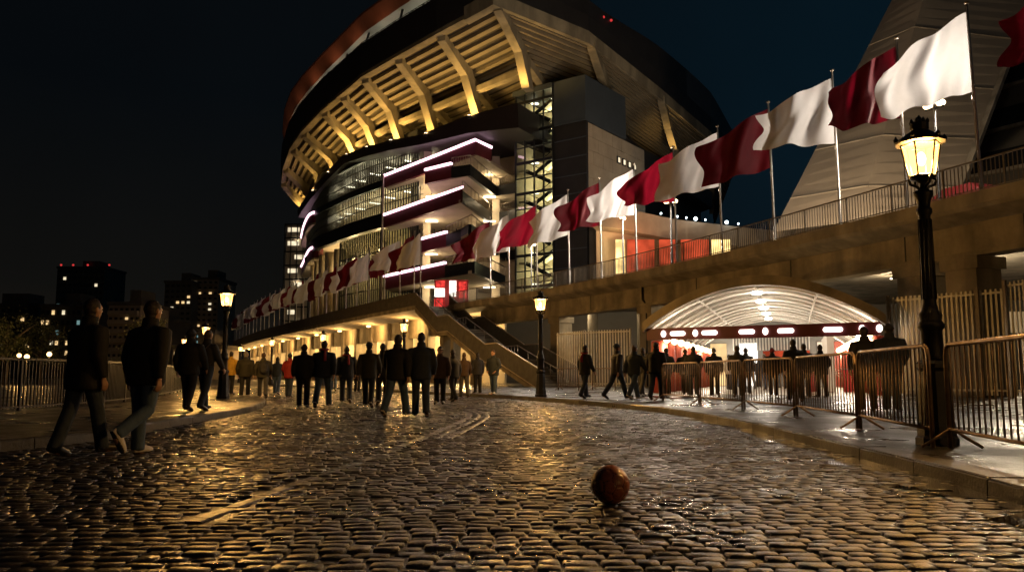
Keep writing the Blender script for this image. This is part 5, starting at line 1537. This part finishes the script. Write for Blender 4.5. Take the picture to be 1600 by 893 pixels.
    def low_(v):
        p = rotx(v.co - pelv, -ln) + Vector((0, 0, 0.95)) - hc; p = inv @ p
        return (p.y > 0.035 and p.z < 0.055) or p.z < -0.088 or (p.y > -0.015 and p.z < -0.005)
    bmesh.ops.delete(bm, geom=[f for f in bm.faces if all(low_(v) for v in f.verts)], context='FACES')
    bm.to_mesh(hm); bm.free()
    e_ = MB()
    for sx in (-1, 1): e_.sph(HT((sx * .031, .084, .012)), .0115, 8, 6)
    em_ = e_.mesh('eyes', M['pane'])
    POSE[key] = dict(eyes=em_, body=body, jacket=jm, trousers=tm, shoes=shoes, hair=hm)
POSE = {}
make_pose('stride_a', 24, 8, -20, 14, -20, 14, 22, 22, 3)
make_pose('stride_b', -20, 16, 22, 6, 22, 22, -18, 12, 3, bulk=1.04)
make_pose('step_a', 12, 6, -8, 18, -6, 18, 8, 20, 2, coat=0.78)
make_pose('step_b', -6, 20, 12, 6, 8, 14, -8, 14, 2, turn=R(-18), bulk=1.06)
make_pose('stand', 2, 3, -3, 4, 2, 12, -2, 14, 1, coat=0.8)
make_pose('pockets', 5, 4, -4, 6, -8, 48, -8, 48, 2, coat=0.76, bulk=1.05, pocket=True)
make_pose('slim', 10, 4, -10, 12, -10, 20, 12, 24, 2, coat=0.84, bulk=0.9)
make_pose('wide_stride', -11, 9, 14, 3, 10, 26, -8, 22, 3, turn=R(4), coat=0.74, bulk=1.1, lfoot=-22, rfoot=6)
make_pose('toe_off', 3, 3, -6, 50, -6, 12, -16, 14, 3, turn=R(0), coat=0.80, bulk=1.08, rfoot=-78, lfoot=0)
def person(px, py, pose, yaw, jacket, tr, shoe, hair, lab, h=1.0, z=0.0, grp='people walking to the match', Y=None):
    g = P(px, 600, Y) if Y else (G(px, py) if z == 0 else H(px, py, z))
    t = thing('person', (g.x, g.y, z), lab, 'person', grp, R(yaw))
    rn = random.Random(lab); t.scale = (h * rn.uniform(1.0, 1.12), h * 1.04, h); t.rotation_euler.z += R(rn.uniform(-15, 15) if py < 700 else 0.0)
    D = POSE[pose]
    def part(nm, me, m):
        o = bpy.data.objects.new(nm, me); COL.objects.link(o); o.parent = t
        o.material_slots[0].link = 'OBJECT'; o.material_slots[0].material = m
        return o
    part('body', D['body'], M['skin']); part('jacket', D['jacket'], CL[jacket]); part('trousers', D['trousers'], CL[tr])
    for s_ in D['shoes']: part('shoe', s_, CL[shoe])
    part('hair', D['hair'], M['hair_' + hair]); part('eyes', D['eyes'], M['pane'])
    if lab in EXTRA:
        me, m = EXTRA[lab]; part(me.name.split('.')[0], me, m)
    return t
bp_ = MB(); bp_.sph((0, -.235, 1.16), (.165, .10, .24), 16, 10); bp_.sph((0, -.31, 1.06), (.12, .05, .11), 12, 8)
for sx in (-1, 1): bp_.tube([(sx * .11, -.2, 1.35), (sx * .12, -.05, 1.475), (sx * .13, .10, 1.40), (sx * .15, .13, 1.2), (sx * .17, -.1, 1.0)], .018, 6)
bag_me = remesh(bp_, 0.014, 2, 'backpack', [CL['charcoal']])
be_ = MB(); be_.sph((0, .008, 1.705), (.087, .107, .085), 18, 10); be_.tube([(.088 * math.cos(a * .5236), .108 * math.sin(a * .5236) + .008, 1.695) for a in range(13)], .016, 8)
beanie_me = remesh(be_, 0.010, 2, 'beanie', [CL['charcoal']])
sc_ = MB(); sc_.tube([(.10 * math.cos(a * .5236), .10 * math.sin(a * .5236) - .005, 1.52 + .012 * math.sin(a)) for a in range(13)], .034, 8); sc_.tube([(.05, -.10, 1.51), (.06, -.165, 1.40), (.065, -.185, 1.22)], [.03, .042, .048], 8, flat=.5)
scarf_me = remesh(sc_, 0.011, 2, 'scarf', [M['redpaint']])
M['scarfcloth'] = cloth('maroon_scarf', (0.22, 0.012, 0.02))
CL['bagcloth'] = cloth('dark_bag', (0.05, 0.04, 0.03))
EXTRA = {'man in black left of a pair passing the railing end': (beanie_me, CL['charcoal']),
         'person in black with white shoes right of the red jacket': (beanie_me, CL['brown']),
         'man in olive jacket, black trousers left of the tallest pair': (beanie_me, CL['slate']),
         'man in brown coming towards us below the staircase': (beanie_me, CL['bagcloth']),
         'man in charcoal striding right towards the canopy pier': (beanie_me, CL['slate']),
         'man in black alone behind the middle barrier': (beanie_me, CL['red']),
         'man in navy before the slat fence, left of the big lamp': (beanie_me, CL['charcoal']),
         'person wearing a red jacket in the far crowd': (beanie_me, CL['slate']),
         'man in dark jacket and jeans right of a pair near the left lamp': (bag_me, CL['bagcloth']),
         'man in charcoal right beside the tall man under the canopy': (bag_me, CL['bagcloth']),
         'man in olive jacket and grey trousers left of the red jacket': (bag_me, CL['charcoal']),
         'broad man in navy jacket and blue jeans below a street lamp': (scarf_me, M['scarfcloth']),
         'man in navy jacket walking alone in the middle of the street': (scarf_me, M['scarfcloth']),
         'lone man in black walking right, between lamp and canopy': (scarf_me, M['scarfcloth'])}
# yaw 0 = walking away from the camera; negative turns to the right
PEOPLE = [
 (125, 713, 'wide_stride', -30, 'black', 'darkjeans', 'darkshoe', 'dark', 'dark haired man in a long black coat striding along the left kerb', .97, 0),
 (222, 709, 'toe_off', -26, 'black', 'jeans', 'whiteshoe', 'dark', 'man in black jacket, blue jeans and white trainers beside the kerb', .985, 0),
 (293, 642, 'step_a', -10, 'black', 'blacktr', 'darkshoe', 'dark', 'man in black left of a pair passing the railing end', .98, PZ),
 (319, 641, 'slim', -14, 'charcoal', 'darkjeans', 'darkshoe', 'brown', 'man in dark jacket and jeans right of a pair near the left lamp', .98, PZ),
 (359, 616, 'stand', 8, 'yellow', 'blacktr', 'darkshoe', 'dark', 'person in a bright yellow jacket behind the left lamp post', .94, PZ),
 (382, 621, 'step_b', 4, 'olive', 'blacktr', 'darkshoe', 'grey', 'bulky man in olive jacket next to the yellow jacket', 1.0, 0),
 (410, 621, 'stride_a', 6, 'olive', 'greytr', 'darkshoe', 'brown', 'man in olive jacket and grey trousers left of the red jacket', 1.0, 0),
 (432, 616, 'slim', 0, 'slate', 'jeans', 'whiteshoe', 'dark', 'small person in slate jacket and jeans just left of red jacket', .95, 0),
 (451, 620, 'pockets', 0, 'red', 'darkjeans', 'darkshoe', 'dark', 'person wearing a red jacket in the far crowd', .98, 0),
 (473, 636, 'stand', 4, 'black', 'blacktr', 'whiteshoe', 'dark', 'person in black with white shoes right of the red jacket', .97, 0),
 (504, 636, 'stride_b', 0, 'navy', 'jeans', 'whiteshoe', 'dark', 'broad man in navy jacket and blue jeans below a street lamp', 1.05, 0),
 (521, 610, 'slim', 0, 'grey', 'jeans', 'whiteshoe', 'brown', 'small far person in grey between two broad men', .95, 0),
 (540, 629, 'step_a', 0, 'navy', 'darkjeans', 'whiteshoe', 'dark', 'man in navy jacket walking alone in the middle of the street', 1.0, 0),
 (558, 612, 'stand', 0, 'brown', 'blacktr', 'darkshoe', 'brown', 'small far person in brown behind the olive jacketed man', .95, 0),
 (575, 636, 'stride_a', 3, 'olive', 'blacktr', 'whiteshoe', 'dark', 'man in olive jacket, black trousers left of the tallest pair', 1.02, 0),
 (597, 632, 'step_b', 0, 'black', 'blacktr', 'whiteshoe', 'dark', 'man in black partly hidden left of the tallest pair', 1.02, 0),
 (619, 651, 'stride_b', -3, 'black', 'jeans', 'whiteshoe', 'dark', 'tall man in black jacket and jeans, left of the tallest pair', 1.0, 0),
 (657, 651, 'step_a', 2, 'navy', 'darkjeans', 'darkshoe', 'dark', 'tall man in navy jacket, right of the tallest pair', 1.0, 0),
 (687, 631, 'stand', 172, 'brown', 'blacktr', 'darkshoe', 'dark', 'man in brown coming towards us below the staircase', .98, 0),
 (708, 627, 'step_b', 60, 'black', 'blacktr', 'darkshoe', 'dark', 'person in black turned left below the staircase', .96, 0),
 (725, 621, 'slim', 30, 'brown', 'greytr', 'darkshoe', 'brown', 'person in brown jacket and grey trousers under the staircase', .98, 0),
 (746, 614, 'stand', 20, 'charcoal', 'blacktr', 'darkshoe', 'dark', 'person in charcoal standing at the staircase foot', .95, PZ),
 (771, 616, 'pockets', 160, 'slate', 'jeans', 'whiteshoe', 'brown', 'person in slate jacket with hands in pockets left of middle lamp', .97, PZ),
 (914, 622, 'step_a', -70, 'black', 'darkjeans', 'darkshoe', 'dark', 'lone man in black walking right, between lamp and canopy', .98, PZ),
 (964, 623, 'stride_b', -62, 'charcoal', 'darkjeans', 'darkshoe', 'brown', 'man in charcoal striding right towards the canopy pier', 1.0, PZ),
 (991, 624, 'stride_a', -50, 'slate', 'jeans', 'whiteshoe', 'brown', 'man in slate jacket and jeans walking in front of the pier', .97, PZ),
 (1004, 619, 'slim', -40, 'black', 'greytr', 'whiteshoe', 'dark', 'slim person in black just behind the slate jacket', .97, PZ),
 (1026, 624, 'step_b', -46, 'black', 'darkjeans', 'darkshoe', 'dark', 'man in black at the left end of the barriers', 1.0, PZ),
 (1042, 617, 'stand', -30, 'navy', 'blacktr', 'darkshoe', 'dark', 'man in navy seen through the furthest barrier', 1.0, PZ),
 (1072, 617, 'stride_a', -20, 'black', 'blacktr', 'darkshoe', 'brown', 'person in black left of two close together behind the furthest barrier', 1.0, PZ),
 (1085, 618, 'pockets', -24, 'charcoal', 'darkjeans', 'darkshoe', 'dark', 'person in charcoal right of two close together behind the furthest barrier', 1.02, PZ),
 (1117, 619, 'step_a', -20, 'black', 'blacktr', 'darkshoe', 'grey', 'grey haired person in black behind the second furthest barrier', .97, PZ),
 (1154, 620, 'stride_b', -20, 'olive', 'blacktr', 'darkshoe', 'brown', 'man in olive behind the joint of two barriers', 1.02, PZ),
 (1167, 615, 'stand', -15, 'black', 'blacktr', 'darkshoe', 'dark', 'man in black just right of the olive jacket under the canopy', 1.04, PZ),
 (1209, 619, 'step_b', -14, 'black', 'darkjeans', 'darkshoe', 'dark', 'man in black alone behind the middle barrier', .97, PZ),
 (1243, 627, 'stride_a', -12, 'black', 'blacktr', 'darkshoe', 'dark', 'tall man in black heading into the bright canopy', 1.03, PZ),
 (1259, 621, 'stand', -10, 'charcoal', 'darkjeans', 'darkshoe', 'dark', 'man in charcoal right beside the tall man under the canopy', 1.02, PZ),
 (1285, 621, 'pockets', -8, 'black', 'blacktr', 'darkshoe', 'brown', 'man in black with hands in pockets before the white side wall', 1.0, PZ),
 (1356, 641, 'stand', -8, 'black', 'blacktr', 'darkshoe', 'dark', 'broad man in black behind the barrier, under the canopy end', 1.02, PZ),
 (1395, 642, 'pockets', -28, 'navy', 'darkjeans', 'darkshoe', 'dark', 'man in navy before the slat fence, left of the big lamp', 1.05, PZ),
]
for px, py, ps, yw, jk, tr, sh, hr_, lab, h, z in PEOPLE: person(px, py, ps, yw, jk, tr, sh, hr_, lab, h, z)
inside_p = [(1140, 42, 'beige', 'first from the left columns'), (1152, 47, 'black', 'second from the left columns'), (1174, 44, 'grey', 'third from the left columns'), (1186, 50, 'black', 'fourth from the left columns'), (1196, 41, 'black', 'fifth from the left columns'),
            (1216, 48, 'beige', 'sixth from the left columns'), (1229, 43, 'charcoal', 'sixth from the white side wall'), (1240, 52, 'brown', 'fifth from the white side wall'), (1252, 46, 'black', 'fourth from the white side wall'), (1268, 50, 'red', 'third from the white side wall'), (1276, 44, 'navy', 'second from the white side wall')]
for i, (px, Y, jk, w) in enumerate(inside_p):
    person(px, 600, ['stand', 'step_a', 'slim', 'pockets', 'step_b'][i % 5], random.uniform(-40, 30), jk, ['blacktr', 'darkjeans', 'greytr'][i % 3], 'darkshoe', ['dark', 'brown', 'grey'][i % 3],
           'small figure in a %s jacket deep under the canopy, %s' % (jk, w), random.uniform(.95, 1.03), PZ, 'people deep inside the canopy', Y)

# ================================================================== FAR CITY
def tower(px0, px1, py, Y, depth, lab, floors, cols, lit, name='apartment_tower', m='facade', extra=None):
    a, b = P(px0, py, Y), P(px1, py, Y); zt_ = a.z; w = b.x - a.x
    t = thing(name, ((a.x + b.x) / 2, Y, 0), lab, 'building', 'city buildings on the horizon')
    mb = MB(); mb.box(((a.x + b.x) / 2, Y + depth / 2, zt_ / 2), (w, depth, zt_)); mb.build('wall', M[m], t)
    mb = MB(); mb.box(((a.x + b.x) / 2 , Y + depth / 2, zt_ + 0.4), (w + 0.6, depth + 0.6, 0.8)); mb.box(((a.x + b.x) / 2 + w * 0.08, Y + depth / 2, zt_ + 2.2), (w * 0.35, depth * 0.5, 3.0)); mb.build('roof', M['facade'], t)
    ww, hh = w / cols, zt_ / floors
    rnd = random.Random(lab); n = 0
    pane = MB(); pane.box((0, 0, 0), (ww * 0.5, 0.2, hh * 0.42)); pm = pane.mesh('window', M['pane'])
    for f in range(floors - 1, 1, -1):
        for c in range(cols):
            if n >= 96: break
            o = bpy.data.objects.new('window', pm); COL.objects.link(o); o.parent = t
            o.location = (a.x + ww * (c + 0.5) - (a.x + b.x) / 2, -0.08, hh * (f + 0.5)); n += 1
            if rnd.random() < lit:
                o.material_slots[0].link = 'OBJECT'; o.material_slots[0].material = M[rnd.choice(['winwarm', 'winpale', 'winwarm', 'winpale', 'winwarm', 'wincool', 'winred'])]
    if m == 'facade2':
        for f in range(2, floors):
            mb = MB(); mb.box(((a.x + b.x) / 2, Y - 0.5, hh * f + 0.35), (w * 0.92, 0.9, 0.9 if floors < 10 else 0.35)); mb.build('balcony', M['facade2'], t)
    return t, zt_
t, z = tower(90, 164, 419, 330, 18, 'dark tower block with red roof beacons, furthest left on the skyline', 16, 9, 0.13)
for px in (89, 108, 131, 165):
    p = P(px, 416, 330); mb = MB(); mb.tube([(p.x, p.y + 3, z), (p.x, p.y + 3, z + 1.6)], 0.15, 6, 0); mb.sph((p.x, p.y + 3, z + 1.8), 0.45, 8, 6, 1); mb.build('beacon', [M['frame'], M['redlight']], t)
tower(258, 300, 442, 250, 16, 'dark apartment tower, left half of the tall pair behind the street lamps', 17, 5, 0.17)
tower(300.5, 342, 437, 256, 16, 'paler apartment tower with more lit windows behind the street lamps', 18, 5, 0.26, m='facade2')
tower(-60, 62, 478, 210, 14, 'long low apartment block with few lit windows at the left edge', 8, 12, 0.12)
tower(64, 128, 480, 190, 14, 'low block with bright lit top floor windows left of the coated man', 7, 8, 0.3)
tower(170, 220, 477, 170, 14, 'pale balconied apartment block between the two near walkers', 8, 6, 0.06, m='facade2')
tower(222, 262, 500, 200, 14, 'low dark building right of the pale balconied block', 6, 5, 0.15)
tower(270, 345, 545, 150, 10, 'low pale pavilion behind the far street lamps', 3, 7, 0.35, m='facade2')

def tree(px, Y, h, lab, seed):
    rnd = random.Random(seed); x = (px - 800) / FPX * Y
    t = thing('tree', (x, Y, 0), lab, 'tree', 'dark trees beyond the railing')
    mb = MB(); mb.tube([(x, Y, -0.05), (x + .1, Y, h * .25), (x - .1, Y + .1, h * .5), (x, Y, h * .85)], [h * .035, h * .026, h * .018, h * .006], 9)
    for k in range(7):
        a = rnd.uniform(0, 6.28); z = h * rnd.uniform(.3, .65); L = h * rnd.uniform(.22, .36)
        mb.tube([(x, Y, z), (x + math.cos(a) * L * .5, Y + math.sin(a) * L * .5, z + L * .35), (x + math.cos(a) * L, Y + math.sin(a) * L, z + L * .8)], [h * .013, h * .009, h * .003], 6)
    mb.build('trunk', M['bark'], t)
    mb = MB()
    cl = [(rnd.uniform(0, 6.28), rnd.uniform(.05, .36) * h, rnd.uniform(.36, .95) * h, rnd.uniform(.08, .17) * h) for _ in range(30)]
    for a, rr_, z, s_ in cl:
        c = Vector((x + math.cos(a) * rr_ * (1.1 - .5 * z / h), Y + math.sin(a) * rr_, z))
        for _ in range(90):
            d = Vector((rnd.gauss(0, 1), rnd.gauss(0, 1), rnd.gauss(0, .8))); p = c + d * (s_ * .55)
            u = Vector((rnd.gauss(0, 1), rnd.gauss(0, 1), rnd.gauss(0, 1))).normalized(); v = u.orthogonal().normalized(); s2 = h * rnd.uniform(.012, .022)
            mb.add([p - u * s2, p + v * s2 * .5, p + u * s2, p - v * s2 * .5], [(0, 1, 2, 3)])
    mb.build('crown', M['leaf'], t)
tree(12, 62, 5.6, 'dark bushy tree beyond the railing at the left edge', 1)
tree(66, 74, 5.8, 'dark tree beyond the railing, left of the coated man', 2)
tree(225, 66, 5.4, 'dark tree hidden behind the man in jeans', 3)
# small park lamps beyond the railing
def park_lamp(px, py, Y, lab, h=4.2, m='farglow', pw=60):
    p = P(px, py, Y); t = thing('park_lamp', (p.x, Y, 0), lab, 'lamp', 'park lamps beyond the railing')
    mb = MB(); mb.lathe([(.08, -0.05), (.05, p.z - .1)], 8, (p.x, Y, 0)); mb.build('pole', M['black'], t)
    mb = MB(); mb.sph((p.x, Y, p.z), .17, 10, 8); mb.build('globe', M[m], t)
    lamp('lamp_light', 'POINT', (p.x, Y - .4, p.z), pw, SODIUM, t, 0.1)
park_lamp(42, 557, 58, 'orange park lamp among the dark trees', pw=120)
park_lamp(30, 555, 66, 'smaller orange park lamp left of the other in the trees', pw=40)
park_lamp(77, 553, 60, 'pale park lamp on a slim post left of the coated man', pw=40)

# ================================================================== CAR on the viaduct, seen through the rail
q, tq = on_edge(edgeR_s, 1395); nq = Vector((tq.y, -tq.x, 0)); c = q + nq * 4.2; ca_ = math.atan2(tq.y, tq.x)
car = thing('car', (c.x, c.y, DZ), 'dark red car with lit tail lamps on the walkway road behind the rail', 'car', rz=ca_)
prof_c = [(-2.1, .35), (-2.15, .75), (-1.95, .95), (-1.2, 1.0), (-.55, 1.45), (.75, 1.47), (1.5, 1.02), (2.05, .9), (2.15, .6), (2.1, .35)]
def side_prism(prof, w0, w1):
    mb = MB(); n = len(prof); vs = []
    for s_ in (-1, 1):
        for x, z in prof: vs.append((x, s_ * (w0 if z < 1.05 else w1), z))
    mb.add(vs, [tuple(range(n)), tuple(range(2 * n - 1, n - 1, -1))] + [(i, (i + 1) % n, n + (i + 1) % n, n + i) for i in range(n)])
    return mb
def local(mb, nm, m, par):
    o = bpy.data.objects.new(nm, mb.mesh(nm, m)); COL.objects.link(o); o.parent = par; return o
local(side_prism(prof_c, .86, .72), 'body', M['carred'], car)
local(side_prism([(-1.0, 1.06), (-.5, 1.38), (.68, 1.40), (1.25, 1.06)], .78, .74), 'window', M['pane'], car)
for x in (-1.3, 1.3):
    for y in (-.78, .78):
        mb = MB(); mb.tube([(x, y - .1, .32), (x, y + .1, .32)], .32, 18, 0, False); w_ = local(mb, 'wheel', M['frame'], car)
        mb = MB(); mb.tube([(x, y - .112, .32), (x, y + .112, .32)], .19, 14, 0, False); local(mb, 'rim', M['steel'], w_)
for y in (-.6, .6):
    mb = MB(); mb.box((-2.13, y, .74), (.12, .34, .16)); local(mb, 'tail_lamp', M['redlight'], car)
    mb = MB(); mb.box((2.11, y, .7), (.12, .34, .16)); local(mb, 'headlight', M['whitelight'], car)

# ================================================================== lit poster kiosk at the head of the stairs
ks = P(705, 460, 80)
ko = thing('poster_kiosk', (ks.x, ks.y, DZ), 'lit kiosk with red and white posters at the staircase top', 'kiosk')
mb = MB(); mb.box((ks.x, ks.y + 0.6, DZ + 1.7), (3.4, 1.0, 3.4)); mb.build('booth', M['redpaint'], ko)
for dx, w_, k, z0_, z1_ in ((-1.1, 0.9, 'poster', 1.9, 3.3), (0.15, 0.7, 'posterw', 1.7, 3.3), (1.15, 0.8, 'poster', 1.5, 3.2), (-1.2, 1.0, 'poster', 0.2, 1.5)):
    mb = MB(); mb.box((ks.x + dx, ks.y + 0.06, DZ + (z0_ + z1_) / 2), (w_, 0.08, z1_ - z0_)); mb.build('poster', M[k], ko)
sg = P(687, 456, 79)
so = thing('lit_sign', (sg.x, sg.y, DZ), 'white lit sign board on legs left of the poster kiosk', 'sign')
mb = MB(); mb.box((sg.x, sg.y, DZ + 2.0), (1.0, 0.1, 0.85)); mb.build('board', M['posterw'], so)
for dx in (-.4, .4): mb = MB(); mb.box((sg.x + dx, sg.y + .02, DZ + .8), (.06, .06, 1.6)); mb.build('leg', M['frame'], so)
